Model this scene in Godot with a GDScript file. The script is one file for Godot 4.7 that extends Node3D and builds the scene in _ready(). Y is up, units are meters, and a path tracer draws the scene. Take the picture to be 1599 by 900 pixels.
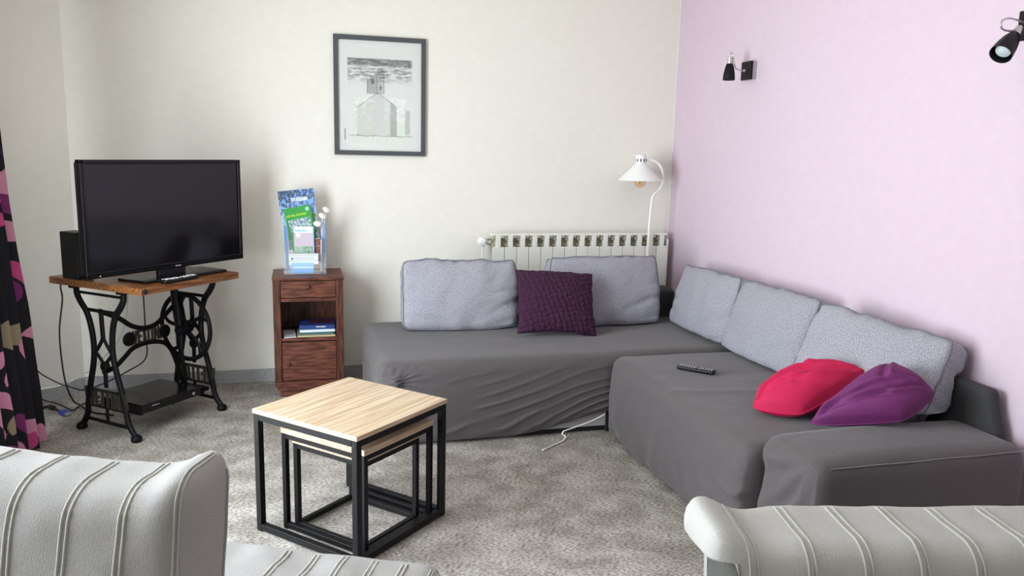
extends Node3D

# ------------------------------------------------------------------ mesh builder
class MB:
	var v := PackedVector3Array()
	var n := PackedVector3Array()
	var uv := PackedVector2Array()
	var ix := PackedInt32Array()

	func _close(v0: int, i0: int, closed: bool) -> void:
		# area-weighted smooth normals for the chunk; closed chunks are turned outside out
		if closed:
			var c := Vector3.ZERO
			for i in range(v0, v.size()):
				c += v[i]
			c /= maxf(1.0, float(v.size() - v0))
			var vol := 0.0
			for i in range(i0, ix.size(), 3):
				vol += (v[ix[i]] - c).dot((v[ix[i + 2]] - c).cross(v[ix[i + 1]] - c))
			if vol < 0.0:
				for i in range(i0, ix.size(), 3):
					var t := ix[i + 1]
					ix[i + 1] = ix[i + 2]
					ix[i + 2] = t
		n.resize(v.size())
		for i in range(v0, v.size()):
			n[i] = Vector3.ZERO
		for i in range(i0, ix.size(), 3):
			var a := ix[i]
			var b := ix[i + 1]
			var c2 := ix[i + 2]
			var f := (v[c2] - v[a]).cross(v[b] - v[a])
			n[a] += f
			n[b] += f
			n[c2] += f
		for i in range(v0, v.size()):
			n[i] = n[i].normalized() if n[i].length_squared() > 1e-20 else Vector3.UP

	func grid(fn: Callable, nu: int, nv: int, wrap_u := false, wrap_v := false, closed := false) -> void:
		var v0 := v.size()
		var i0 := ix.size()
		var cu := nu if wrap_u else nu + 1
		var cv := nv if wrap_v else nv + 1
		for j in cv:
			for i in cu:
				v.append(fn.call(float(i) / nu, float(j) / nv))
				uv.append(Vector2(float(i) / nu, float(j) / nv))
		for j in nv:
			for i in nu:
				var i1 := (i + 1) % cu
				var j1 := (j + 1) % cv
				var a := v0 + j * cu + i
				var b := v0 + j * cu + i1
				var c := v0 + j1 * cu + i1
				var d := v0 + j1 * cu + i
				ix.append_array([a, b, c, a, c, d])
		_close(v0, i0, closed)

	# box with rounded edges and exact normals; tilt by basis
	func box(center: Vector3, size: Vector3, r := 0.003, basis := Basis()) -> void:
		var h := size * 0.5
		r = minf(r, minf(h.x, minf(h.y, h.z)) * 0.98)
		for ax in 3:
			for sg in [-1.0, 1.0]:
				var v0 := v.size()
				var u_ax := (ax + 1) % 3
				var w_ax := (ax + 2) % 3
				var lu := [-h[u_ax], -h[u_ax] + r, h[u_ax] - r, h[u_ax]]
				var lw := [-h[w_ax], -h[w_ax] + r, h[w_ax] - r, h[w_ax]]
				for j in 4:
					for i in 4:
						var p := Vector3.ZERO
						p[ax] = sg * h[ax]
						p[u_ax] = lu[i]
						p[w_ax] = lw[j]
						var q := p.clamp(-(h - Vector3(r, r, r)), h - Vector3(r, r, r))
						var d := (p - q).normalized()
						v.append(center + basis * (q + d * r))
						n.append(basis * d)
						uv.append(Vector2(i / 3.0, j / 3.0))
				for j in 3:
					for i in 3:
						var a := v0 + j * 4 + i
						if sg > 0:
							ix.append_array([a, a + 5, a + 1, a, a + 4, a + 5])
						else:
							ix.append_array([a, a + 1, a + 5, a, a + 5, a + 4])

	# subdivided rounded box whose points go through disp(p, outward) -> p ; welded, smooth
	func soft(size: Vector3, r: float, seg: Vector3i, disp: Callable, xf := Transform3D(), open_bottom := false) -> void:
		var h := size * 0.5
		var v0 := v.size()
		var i0 := ix.size()
		var seen := {}
		var lines := []
		for ax in 3:
			var l := PackedFloat32Array()
			var k := 4
			for i in k:
				l.append(-h[ax] + r * (1.0 - cos(PI / 2 * float(i) / k)) * 1.0)
			var m: int = seg[ax]
			for i in m + 1:
				l.append(lerpf(-h[ax] + r, h[ax] - r, float(i) / m))
			for i in k:
				l.append(h[ax] - r * (1.0 - cos(PI / 2 * float(k - 1 - i) / k)))
			lines.append(l)
		for ax in 3:
			for sg in [-1.0, 1.0]:
				if open_bottom and ax == 1 and sg < 0:
					continue
				var ua := (ax + 1) % 3
				var wa := (ax + 2) % 3
				var lu: PackedFloat32Array = lines[ua]
				var lw: PackedFloat32Array = lines[wa]
				var ids := PackedInt32Array()
				for j in lw.size():
					for i in lu.size():
						var p := Vector3.ZERO
						p[ax] = sg * h[ax]
						p[ua] = lu[i]
						p[wa] = lw[j]
						var key := Vector3i((p * 20000.0).round())
						if not seen.has(key):
							var q := p.clamp(-(h - Vector3(r, r, r)), h - Vector3(r, r, r))
							var d := (p - q).normalized()
							seen[key] = v.size()
							v.append(xf * (disp.call(q + d * r, d) as Vector3))
							uv.append(Vector2(float(i) / lu.size(), float(j) / lw.size()))
						ids.append(seen[key])
				var w := lu.size()
				for j in lw.size() - 1:
					for i in w - 1:
						var a := ids[j * w + i]
						var b := ids[j * w + i + 1]
						var c := ids[(j + 1) * w + i + 1]
						var e := ids[(j + 1) * w + i]
						if sg > 0:
							ix.append_array([a, c, b, a, e, c])
						else:
							ix.append_array([a, b, c, a, c, e])
		_close(v0, i0, false)

	# tube along points; ra across the "side" axis, rb across the other; side_hint keeps flat bars upright
	func tube(pts: PackedVector3Array, ra: float, sides := 8, rb := -1.0, hint := Vector3.ZERO, loop := false, taper := 1.0, cap := true) -> void:
		if rb < 0:
			rb = ra
		var v0 := v.size()
		var i0 := ix.size()
		var m := pts.size()
		var nrm := Vector3.UP
		for i in m:
			var t: Vector3
			if loop:
				t = (pts[(i + 1) % m] - pts[(i - 1 + m) % m]).normalized()
			else:
				t = (pts[mini(i + 1, m - 1)] - pts[maxi(i - 1, 0)]).normalized()
			if hint != Vector3.ZERO:
				nrm = (hint - t * hint.dot(t)).normalized()
			else:
				if i == 0:
					nrm = t.cross(Vector3.UP if absf(t.y) < 0.9 else Vector3.RIGHT).normalized()
				else:
					nrm = (nrm - t * nrm.dot(t)).normalized()
			var bn := t.cross(nrm)
			var k := lerpf(1.0, taper, float(i) / maxf(1.0, m - 1.0))
			for s in sides:
				var a := TAU * (s + 0.5) / sides
				v.append(pts[i] + (nrm * cos(a) * ra + bn * sin(a) * rb) * k)
				uv.append(Vector2(float(s) / sides, float(i) / m))
		var last := m if loop else m - 1
		for i in last:
			for s in sides:
				var a := v0 + i * sides + s
				var b := v0 + i * sides + (s + 1) % sides
				var c := v0 + ((i + 1) % m) * sides + (s + 1) % sides
				var d := v0 + ((i + 1) % m) * sides + s
				ix.append_array([a, b, c, a, c, d])
		if cap and not loop:
			for e in [0, m - 1]:
				var cidx := v.size()
				v.append(pts[e])
				uv.append(Vector2.ZERO)
				for s in sides:
					var a: int = v0 + e * sides + s
					var b: int = v0 + e * sides + (s + 1) % sides
					if e == 0:
						ix.append_array([cidx, b, a])
					else:
						ix.append_array([cidx, a, b])
		_close(v0, i0, true)

	func lathe(prof: Array, sides := 24, xf := Transform3D(), closed := true) -> void:
		var m := prof.size()
		grid(func(u: float, w: float) -> Vector3:
			var p: Vector2 = prof[clampi(roundi(w * (m - 1)), 0, m - 1)]
			var a := u * TAU
			return xf * Vector3(cos(a) * p.x, p.y, sin(a) * p.x), sides, m - 1, true, false, closed)

	func disc(center: Vector3, r: float, axis: Vector3, thick: float, sides := 16) -> void:
		var b := MBu.look(axis)
		var c := minf(0.15 * r, thick * 0.3)
		lathe([Vector2(0.0001, 0), Vector2(r - c, 0), Vector2(r, c), Vector2(r, thick - c), Vector2(r - c, thick), Vector2(0.0001, thick)], sides, Transform3D(b, center), true)

	func prism(poly: PackedVector2Array, depth: float, xf := Transform3D()) -> void:
		var i_start := ix.size()
		# flat outline in xy, extruded along z, flat shaded
		var tri := Geometry2D.triangulate_polygon(poly)
		if Geometry2D.is_polygon_clockwise(poly):
			poly = poly.duplicate()
			poly.reverse()
			tri = Geometry2D.triangulate_polygon(poly)
		for s in [1.0, -1.0]:
			var v0 := v.size()
			for p in poly:
				v.append(xf * Vector3(p.x, p.y, s * depth * 0.5))
				n.append(xf.basis * Vector3(0, 0, s))
				uv.append(p)
			for i in range(0, tri.size(), 3):
				var a := poly[tri[i]]
				var b := poly[tri[i + 1]]
				var c := poly[tri[i + 2]]
				var ccw := (b - a).cross(c - a) > 0
				if ccw == (s > 0):
					ix.append_array([v0 + tri[i], v0 + tri[i + 2], v0 + tri[i + 1]])
				else:
					ix.append_array([v0 + tri[i], v0 + tri[i + 1], v0 + tri[i + 2]])
		for i in poly.size():
			var a := poly[i]
			var b := poly[(i + 1) % poly.size()]
			var o := Vector3(b.y - a.y, a.x - b.x, 0).normalized()
			var v0 := v.size()
			for q in [Vector3(a.x, a.y, depth / 2), Vector3(b.x, b.y, depth / 2), Vector3(b.x, b.y, -depth / 2), Vector3(a.x, a.y, -depth / 2)]:
				v.append(xf * (q as Vector3))
				n.append(xf.basis * o)
				uv.append(Vector2.ZERO)
			ix.append_array([v0, v0 + 1, v0 + 2, v0, v0 + 2, v0 + 3])
		# wind every triangle to agree with its normal
		for i in range(i_start, ix.size(), 3):
			var fn := (v[ix[i + 2]] - v[ix[i]]).cross(v[ix[i + 1]] - v[ix[i]])
			if fn.dot(n[ix[i]]) < 0.0:
				var t := ix[i + 1]
				ix[i + 1] = ix[i + 2]
				ix[i + 2] = t

	func mesh() -> ArrayMesh:
		var arr := []
		arr.resize(Mesh.ARRAY_MAX)
		arr[Mesh.ARRAY_VERTEX] = v
		arr[Mesh.ARRAY_NORMAL] = n
		arr[Mesh.ARRAY_TEX_UV] = uv
		arr[Mesh.ARRAY_INDEX] = ix
		var m := ArrayMesh.new()
		m.add_surface_from_arrays(Mesh.PRIMITIVE_TRIANGLES, arr)
		return m


class MBu:
	static func look(axis: Vector3) -> Basis:
		# a basis whose y axis is the given axis
		var y := axis.normalized()
		var x := y.cross(Vector3(0, 0, 1) if absf(y.z) < 0.9 else Vector3(1, 0, 0)).normalized()
		return Basis(x, y, x.cross(y))

	static func smooth(c: Array, per := 8, loop := false) -> PackedVector3Array:
		var out := PackedVector3Array()
		var m := c.size()
		var last := m if loop else m - 1
		for i in last:
			var p0: Vector3 = c[(i - 1 + m) % m] if loop else c[maxi(i - 1, 0)]
			var p1: Vector3 = c[i]
			var p2: Vector3 = c[(i + 1) % m]
			var p3: Vector3 = c[(i + 2) % m] if loop else c[mini(i + 2, m - 1)]
			for k in per:
				out.append(p1.cubic_interpolate(p2, p0, p3, float(k) / per))
		if not loop:
			out.append(c[m - 1])
		return out


# ------------------------------------------------------------------ scene helpers
var M := {}
var taken := {}

func numbered(called: String) -> String:
	if not taken.has(called):
		taken[called] = 0
		return called
	taken[called] += 1
	return "%s_%03d" % [called, taken[called]]

func tag(o: Node, label: String, category: String, group := "", kind := "") -> Node:
	if label:
		o.set_meta("label", label)
	if category:
		o.set_meta("category", category)
	if group:
		o.set_meta("group", group)
	if kind:
		o.set_meta("kind", kind)
	return o

func thing(called: String, label: String, category: String, at := Vector3.ZERO, turn := 0.0, group := "") -> Node3D:
	var o := Node3D.new()
	o.name = numbered(called)
	add_child(o)
	o.position = at
	o.rotation.y = turn
	tag(o, label, category, group)
	return o

# one named mesh; world = true when its points are in room coordinates
func obj(called: String, mb: MB, m: Material, parent: Node = null, world := false) -> MeshInstance3D:
	var o := MeshInstance3D.new()
	o.mesh = mb.mesh()
	o.material_override = null
	o.mesh.surface_set_material(0, m)
	if parent == null:
		o.name = numbered(called)
		add_child(o)
	else:
		o.name = called
		parent.add_child(o, true)
		if world:
			o.transform = whole(parent).affine_inverse()
	return o

func whole(node: Node) -> Transform3D:
	var t := Transform3D()
	while node is Node3D and node != self:
		t = (node as Node3D).transform * t
		node = node.get_parent()
	return t

func text(called: String, s: String, size: float, depth: float, m: Material, parent: Node, xf: Transform3D, stretch := 1.0) -> MeshInstance3D:
	var t := TextMesh.new()
	t.text = s
	var f := SystemFont.new()
	f.font_names = PackedStringArray(["Droid Sans"])
	f.font_weight = 700
	t.font = f
	t.font_size = 32
	t.pixel_size = size / 24.0
	t.depth = depth
	t.curve_step = 1.5
	t.material = m
	var o := MeshInstance3D.new()
	o.mesh = t
	o.name = called
	parent.add_child(o, true)
	o.transform = xf * Transform3D(Basis.from_scale(Vector3(stretch, 1, 1)), Vector3.ZERO)
	return o

func struct(called: String, mb: MB, m: Material) -> MeshInstance3D:
	var o := obj(called, mb, m)
	o.set_meta("kind", "structure")
	return o

func mat(c: Color, rough := 0.7, metal := 0.0, spec := 0.5) -> StandardMaterial3D:
	var m := StandardMaterial3D.new()
	m.albedo_color = c
	m.roughness = rough
	m.metallic = metal
	m.metallic_specular = spec
	return m

func ntex(sd: int, freq: float, cols: Array, offs: Array, size := 512, oct := 4, type := FastNoiseLite.TYPE_SIMPLEX_SMOOTH) -> NoiseTexture2D:
	var f := FastNoiseLite.new()
	f.seed = sd
	f.noise_type = type
	f.frequency = freq
	f.fractal_octaves = oct
	var t := NoiseTexture2D.new()
	t.width = size
	t.height = size
	t.seamless = true
	t.noise = f
	var g := Gradient.new()
	g.colors = PackedColorArray(cols)
	g.offsets = PackedFloat32Array(offs)
	t.color_ramp = g
	return t

func tri(m: StandardMaterial3D, scale: Vector3, world := false) -> StandardMaterial3D:
	m.uv1_triplanar = true
	m.uv1_world_triplanar = world
	m.uv1_scale = scale
	return m

func noisy(cols: Array, offs: Array, sd: int, freq: float, scale: Vector3, rough := 0.8, bump := 0.0, oct := 4, size := 512, world := false) -> StandardMaterial3D:
	var m := mat(Color.WHITE, rough)
	m.albedo_texture = ntex(sd, freq, cols, offs, size, oct)
	tri(m, scale, world)
	if bump > 0.0:
		m.heightmap_enabled = true
		m.heightmap_scale = bump
		m.heightmap_texture = ntex(sd + 7, freq, [Color.BLACK, Color.WHITE], [0.15, 0.85], size, oct)
	return m

func c8(r: int, g: int, b: int) -> Color:
	return Color(r / 255.0, g / 255.0, b / 255.0)

var nz := FastNoiseLite.new()
func N(x: float, y: float, z := 0.0) -> float:
	return nz.get_noise_3d(x, y, z)


# ------------------------------------------------------------------ the room's dimensions
# the corner of cream and pink wall is the origin: cream wall z = 0, pink wall x = 0, floor y = 0
const CEIL := 2.62
const REAR := 6.6
const LEFT := -4.02

func _ready() -> void:
	nz.seed = 5
	nz.frequency = 1.0
	nz.fractal_octaves = 3
	# camera
	var cam := Camera3D.new()
	cam.name = "camera"
	add_child(cam)
	cam.fov = rad_to_deg(2.0 * atan(450.0 / 1239.78))
	cam.keep_aspect = Camera3D.KEEP_HEIGHT
	cam.near = 0.05
	cam.far = 200.0
	var yaw := 0.2670
	var pit := 0.1729
	var rol := 0.0248
	var fwd := Vector3(sin(yaw) * cos(pit), -sin(pit), -cos(yaw) * cos(pit))
	var rgt := Vector3(cos(yaw), 0, sin(yaw))
	var up := rgt.cross(fwd)
	var r2 := rgt * cos(rol) + up * sin(rol)
	var u2 := up * cos(rol) - rgt * sin(rol)
	cam.transform = Transform3D(Basis(r2, u2, -fwd), Vector3(-2.458, 1.45, 4.9645))
	cam.current = true
	# sky and exposure
	var env := Environment.new()
	env.background_mode = Environment.BG_SKY
	var sky := Sky.new()
	var sm := ProceduralSkyMaterial.new()
	sm.sky_top_color = Color(0.62, 0.74, 0.90)
	sm.sky_horizon_color = Color(0.93, 0.95, 0.97)
	sm.sky_curve = 0.25
	sm.ground_bottom_color = Color(0.30, 0.33, 0.24)
	sm.ground_horizon_color = Color(0.55, 0.58, 0.50)
	sm.energy_multiplier = 4.4
	sky.sky_material = sm
	env.sky = sky
	env.tonemap_mode = Environment.TONE_MAPPER_LINEAR
	env.tonemap_exposure = 0.50
	env.sdfgi_enabled = true
	env.ssao_enabled = true
	env.ssil_enabled = true
	var we := WorldEnvironment.new()
	we.name = "world_environment"
	we.environment = env
	add_child(we)
	# the sun stands behind the house: it lights the garden and enters no window
	var sun := DirectionalLight3D.new()
	sun.name = "sun"
	sun.light_energy = 12.0
	sun.light_color = Color(1.0, 0.96, 0.88)
	sun.light_angular_distance = 0.6
	sun.shadow_enabled = true
	add_child(sun)
	sun.transform = Transform3D(Basis.looking_at(Vector3(-0.30, -0.80, 0.62).normalized(), Vector3.UP), Vector3(2, 8, -6))
	# daylight through the side window; the rear glazing lets the sky itself in
	day("daylight_side_window", Vector3(LEFT + 0.06, 1.18, 2.60), Vector3(1, -0.06, 0), Vector2(1.9, 2.05), 36.0, Color(0.93, 0.97, 1.0))
	materials()
	room()
	garden()
	sofa()
	cushions()
	armchairs()
	nest_tables()
	sewing_table()
	television()
	curtain()
	cabinet()
	radiator()
	picture()
	floor_lamp()
	wall_lamps()
	brochures()
	small_things()


func day(called: String, at: Vector3, dir: Vector3, size: Vector2, energy: float, c: Color) -> void:
	var l := AreaLight3D.new()
	l.name = called
	l.area_size = size
	l.area_normalize_energy = true
	l.light_energy = energy
	l.light_color = c
	l.shadow_enabled = true
	l.area_range = 14.0
	l.area_attenuation = 2.0
	add_child(l)
	l.transform = Transform3D(Basis.looking_at(dir.normalized(), Vector3.UP), at)


func materials() -> void:
	M.cream = noisy([c8(232, 228, 219), c8(234, 230, 221)], [0.3, 0.7], 3, 0.02, Vector3(1.2, 1.2, 1.2), 0.85, 0.0, 4, 512)
	M.pink = noisy([c8(208, 187, 201), c8(210, 189, 203)], [0.3, 0.7], 4, 0.02, Vector3(1.2, 1.2, 1.2), 0.85, 0.0, 4, 512)
	M.white = mat(c8(240, 240, 236), 0.6)
	M.ceiling = mat(c8(240, 236, 226), 0.9)
	M.skirt = noisy([c8(150, 150, 150), c8(172, 172, 174)], [0.3, 0.7], 9, 0.03, Vector3(2, 14, 2), 0.5)
	# mottled vinyl floor
	var f := mat(Color.WHITE, 0.62)
	f.albedo_texture = ntex(21, 0.005, [c8(156, 149, 140), c8(174, 167, 158), c8(190, 183, 175)], [0.25, 0.5, 0.75], 2048, 9)
	tri(f, Vector3(0.42, 0.42, 0.55))
	f.detail_enabled = true
	f.detail_blend_mode = BaseMaterial3D.BLEND_MODE_MUL
	f.detail_uv_layer = BaseMaterial3D.DETAIL_UV_2
	f.uv2_triplanar = true
	f.uv2_scale = Vector3(0.85, 0.85, 1.9)
	f.detail_albedo = ntex(33, 0.055, [Color(0.66, 0.65, 0.64), Color(0.91, 0.91, 0.91), Color(1, 1, 1)], [0.28, 0.5, 0.66], 1024, 3)
	M.floor = f
	# cloths
	M.sofa = noisy([c8(74, 69, 69), c8(85, 79, 79)], [0.3, 0.7], 41, 0.05, Vector3(5, 5, 5), 0.85, 0.02)
	M.sofa.rim_enabled = true
	M.sofa.rim = 0.35
	M.sofa_dark = noisy([c8(50, 49, 52), c8(60, 59, 62)], [0.3, 0.7], 42, 0.05, Vector3(5, 5, 5), 0.85)
	M.heather = noisy([c8(122, 121, 130), c8(151, 150, 159), c8(181, 180, 188)], [0.3, 0.5, 0.70], 43, 0.11, Vector3(3.0, 3.0, 3.0), 0.95, 0.10, 3)
	M.piping = mat(c8(112, 111, 121), 0.9)
	M.knit = noisy([c8(40, 10, 36), c8(62, 18, 54)], [0.3, 0.7], 44, 0.08, Vector3(5, 5, 5), 0.95, 0.08)
	M.raspberry = noisy([c8(182, 8, 66), c8(194, 14, 76)], [0.3, 0.7], 45, 0.06, Vector3(6, 6, 6), 0.8, 0.02)
	M.plum = noisy([c8(98, 28, 88), c8(110, 36, 98)], [0.3, 0.7], 46, 0.06, Vector3(6, 6, 6), 0.75, 0.02)
	M.throw = noisy([c8(148, 145, 143), c8(162, 159, 156)], [0.3, 0.7], 47, 0.1, Vector3(6, 6, 6), 0.95, 0.06)
	M.throw_light = noisy([c8(170, 167, 164), c8(184, 181, 177)], [0.3, 0.7], 47, 0.1, Vector3(6, 6, 6), 0.95, 0.06)
	M.throw_cord = noisy([c8(166, 164, 157), c8(180, 178, 171)], [0.3, 0.7], 48, 0.1, Vector3(12, 12, 12), 0.95)
	M.throw_shade = mat(c8(150, 150, 148), 0.95)
	M.chair = noisy([c8(78, 77, 72), c8(92, 91, 86)], [0.3, 0.7], 49, 0.08, Vector3(5, 5, 5), 0.95, 0.05)
	# woods
	M.oak = noisy([c8(172, 146, 116), c8(192, 168, 140), c8(205, 185, 160)], [0.22, 0.5, 0.72], 51, 0.02, Vector3(2.2, 2.2, 0.10), 0.5, 0.0, 6, 1024)
	M.walnut = noisy([c8(56, 26, 16), c8(84, 42, 28), c8(106, 58, 40)], [0.22, 0.5, 0.8], 52, 0.02, Vector3(2.4, 0.3, 2.4), 0.42, 0.0, 6, 1024)
	M.walnut_flat = noisy([c8(66, 32, 22), c8(96, 50, 36), c8(116, 66, 50)], [0.22, 0.5, 0.8], 53, 0.02, Vector3(0.35, 2.6, 2.6), 0.42, 0.0, 6, 1024)
	M.sewtop = noisy([c8(88, 52, 24), c8(122, 76, 40), c8(146, 96, 54)], [0.22, 0.5, 0.8], 54, 0.02, Vector3(0.3, 3.0, 3.0), 0.35, 0.0, 6, 1024)
	# metals and plastics
	M.iron = mat(c8(8, 8, 10), 0.55, 0.0, 0.28)
	M.iron_letter = mat(c8(50, 46, 38), 0.5, 0.2)
	M.black_metal = mat(c8(9, 9, 11), 0.45, 0.0, 0.35)
	M.black = mat(c8(9, 9, 11), 0.45, 0.0, 0.4)
	M.black_gloss = mat(c8(7, 7, 9), 0.2, 0.0, 0.4)
	M.screen = mat(c8(12, 11, 16), 0.10)
	M.rubber = mat(c8(20, 20, 21), 0.75)
	M.chrome = mat(c8(200, 200, 200), 0.28, 0.9)
	M.silver = mat(c8(176, 176, 178), 0.4, 0.6)
	M.rad = mat(c8(234, 234, 224), 0.38)
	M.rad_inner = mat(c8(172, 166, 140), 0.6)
	M.lamp_white = mat(c8(240, 240, 238), 0.3)
	M.cable_white = mat(c8(224, 222, 212), 0.5)
	M.frame = mat(c8(74, 76, 82), 0.4)
	M.paper = mat(c8(238, 238, 236), 0.7)
	var glass := mat(Color(1, 1, 1, 0.04), 0.02)
	glass.transparency = BaseMaterial3D.TRANSPARENCY_ALPHA
	M.glass = glass
	var acr := mat(Color(0.95, 0.97, 1.0, 0.04), 0.06)
	acr.transparency = BaseMaterial3D.TRANSPARENCY_ALPHA
	M.acrylic = acr
	var amber := mat(Color(0.95, 0.72, 0.35, 0.35), 0.05)
	amber.transparency = BaseMaterial3D.TRANSPARENCY_ALPHA
	M.amber = amber


# ------------------------------------------------------------------ room
func slab(a: Vector3, b: Vector3) -> MB:
	var mb := MB.new()
	mb.box((a + b) / 2, (b - a).abs(), 0.002)
	return mb

func frame_rect(mb: MB, at: Vector3, ux: Vector3, w: float, h: float, t: float, d: float) -> void:
	# rectangle of four bars, lower left at `at`, along ux and up
	var nn := ux.cross(Vector3.UP)
	var bs := Basis(ux, Vector3.UP, nn)
	mb.box(at + ux * (w / 2) + Vector3.UP * (t / 2), Vector3(w, t, d), 0.004, bs)
	mb.box(at + ux * (w / 2) + Vector3.UP * (h - t / 2), Vector3(w, t, d), 0.004, bs)
	mb.box(at + ux * (t / 2) + Vector3.UP * (h / 2), Vector3(t, h, d), 0.004, bs)
	mb.box(at + ux * (w - t / 2) + Vector3.UP * (h / 2), Vector3(t, h, d), 0.004, bs)

func glazing(called: String, at: Vector3, ux: Vector3, w: float, h: float, leaves: int) -> void:
	var root := thing(called, "", "", Vector3.ZERO)
	root.set_meta("kind", "structure")
	var nn := ux.cross(Vector3.UP)
	var fr := MB.new()
	frame_rect(fr, at, ux, w, h, 0.05, 0.08)
	obj("window_frame", fr, M.white, root)
	var lw := (w - 0.1) / leaves
	for k in leaves:
		var o := at + ux * (0.05 + k * lw) + Vector3(0, 0.05, 0)
		var lf := MB.new()
		frame_rect(lf, o, ux, lw, h - 0.1, 0.065, 0.05)
		var leaf := obj("casement", lf, M.white, root)
		var pn := MB.new()
		pn.box(o + ux * (lw / 2) + Vector3.UP * ((h - 0.1) / 2), Vector3(lw - 0.12, h - 0.22, 0.006), 0.001, Basis(ux, Vector3.UP, nn))
		obj("pane", pn, M.glass, leaf)
		var hd := MB.new()
		hd.box(o + ux * (lw - 0.03 if k == 0 else 0.03) + Vector3.UP * 1.0 - nn * 0.045, Vector3(0.02, 0.12, 0.03), 0.006, Basis(ux, Vector3.UP, nn))
		obj("handle", hd, M.silver, leaf)

func room() -> void:
	var T := 0.25
	struct("floor", slab(Vector3(LEFT - T, -0.12, -T), Vector3(T, 0, REAR + T)), M.floor)
	struct("ceiling", slab(Vector3(LEFT - T, CEIL, -T), Vector3(T, CEIL + 0.15, REAR + T)), M.ceiling)
	struct("wall_back", slab(Vector3(-3.675, 0, -T), Vector3(0, CEIL, 0)), M.cream)
	struct("wall_right", slab(Vector3(0, 0, -T), Vector3(T, CEIL, REAR + T)), M.pink)
	# splayed reveal between the back wall and the side window
	var sp := MB.new()
	sp.prism(PackedVector2Array([Vector2(-3.675, 0), Vector2(LEFT, 0.46), Vector2(LEFT - T, 0.46), Vector2(LEFT - T, -T), Vector2(-3.675, -T)]), CEIL, Transform3D(Basis(Vector3.RIGHT, Vector3(0, 0, 1), Vector3.UP), Vector3(0, CEIL / 2, 0)))
	struct("wall_splay", sp, M.cream)
	# side wall with its tall window
	var wz0 := 1.60
	var wz1 := 3.60
	var sw := MB.new()
	sw.box(Vector3(LEFT - T / 2, CEIL / 2, (0.46 + wz0) / 2), Vector3(T, CEIL, wz0 - 0.46), 0.002)
	sw.box(Vector3(LEFT - T / 2, CEIL / 2, (wz1 + REAR) / 2), Vector3(T, CEIL, REAR - wz1), 0.002)
	sw.box(Vector3(LEFT - T / 2, (2.25 + CEIL) / 2, (wz0 + wz1) / 2), Vector3(T, CEIL - 2.25, wz1 - wz0), 0.002)
	sw.box(Vector3(LEFT - T / 2, 0.05, (wz0 + wz1) / 2), Vector3(T, 0.1, wz1 - wz0), 0.002)
	struct("wall_left", sw, M.cream)
	glazing("window_1", Vector3(LEFT - 0.08, 0.1, wz1), Vector3(0, 0, -1), wz1 - wz0, 2.15, 2)
	# rear wall with its glazed door
	var rw := MB.new()
	var zc := REAR + T / 2
	rw.box(Vector3((LEFT - T - 1.79) / 2, CEIL / 2, zc), Vector3(-1.79 - LEFT + T, CEIL, T), 0.002)
	rw.box(Vector3(-1.29, (2.24 + CEIL) / 2, zc), Vector3(1.0, CEIL - 2.24, T), 0.002)
	rw.box(Vector3(-0.79 / 2, CEIL / 2, zc), Vector3(0.79, CEIL, T), 0.002)
	struct("wall_rear", rw, M.cream)
	glazing("door_1", Vector3(-1.79, 0.0, REAR + 0.1), Vector3(1, 0, 0), 1.0, 2.24, 2)
	# skirting and the thin painted bead in the corner
	struct("baseboard_back", slab(Vector3(-3.67, 0, 0), Vector3(0, 0.081, 0.012)), M.skirt)
	var bl := MB.new()
	var d := Vector3(LEFT + 3.675, 0, 0.46)
	var nb := Vector3(0.46, 0, -(LEFT + 3.675)).normalized()
	bl.box(Vector3(-3.675, 0.0405, 0) + d * 0.5 + nb * 0.006, Vector3(d.length() - 0.004, 0.081, 0.012), 0.002, Basis(d.normalized(), Vector3.UP, d.normalized().cross(Vector3.UP)))
	struct("baseboard_left", bl, M.skirt)
	struct("baseboard_right", slab(Vector3(-0.012, 0, 0.012), Vector3(0, 0.081, REAR)), M.skirt)
	struct("baseboard_rear", slab(Vector3(LEFT, 0, REAR - 0.012), Vector3(-1.8, 0.081, REAR)), M.skirt)
	struct("trim_1", slab(Vector3(-0.005, 0.081, 0), Vector3(0, CEIL, 0.004)), M.white)

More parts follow.
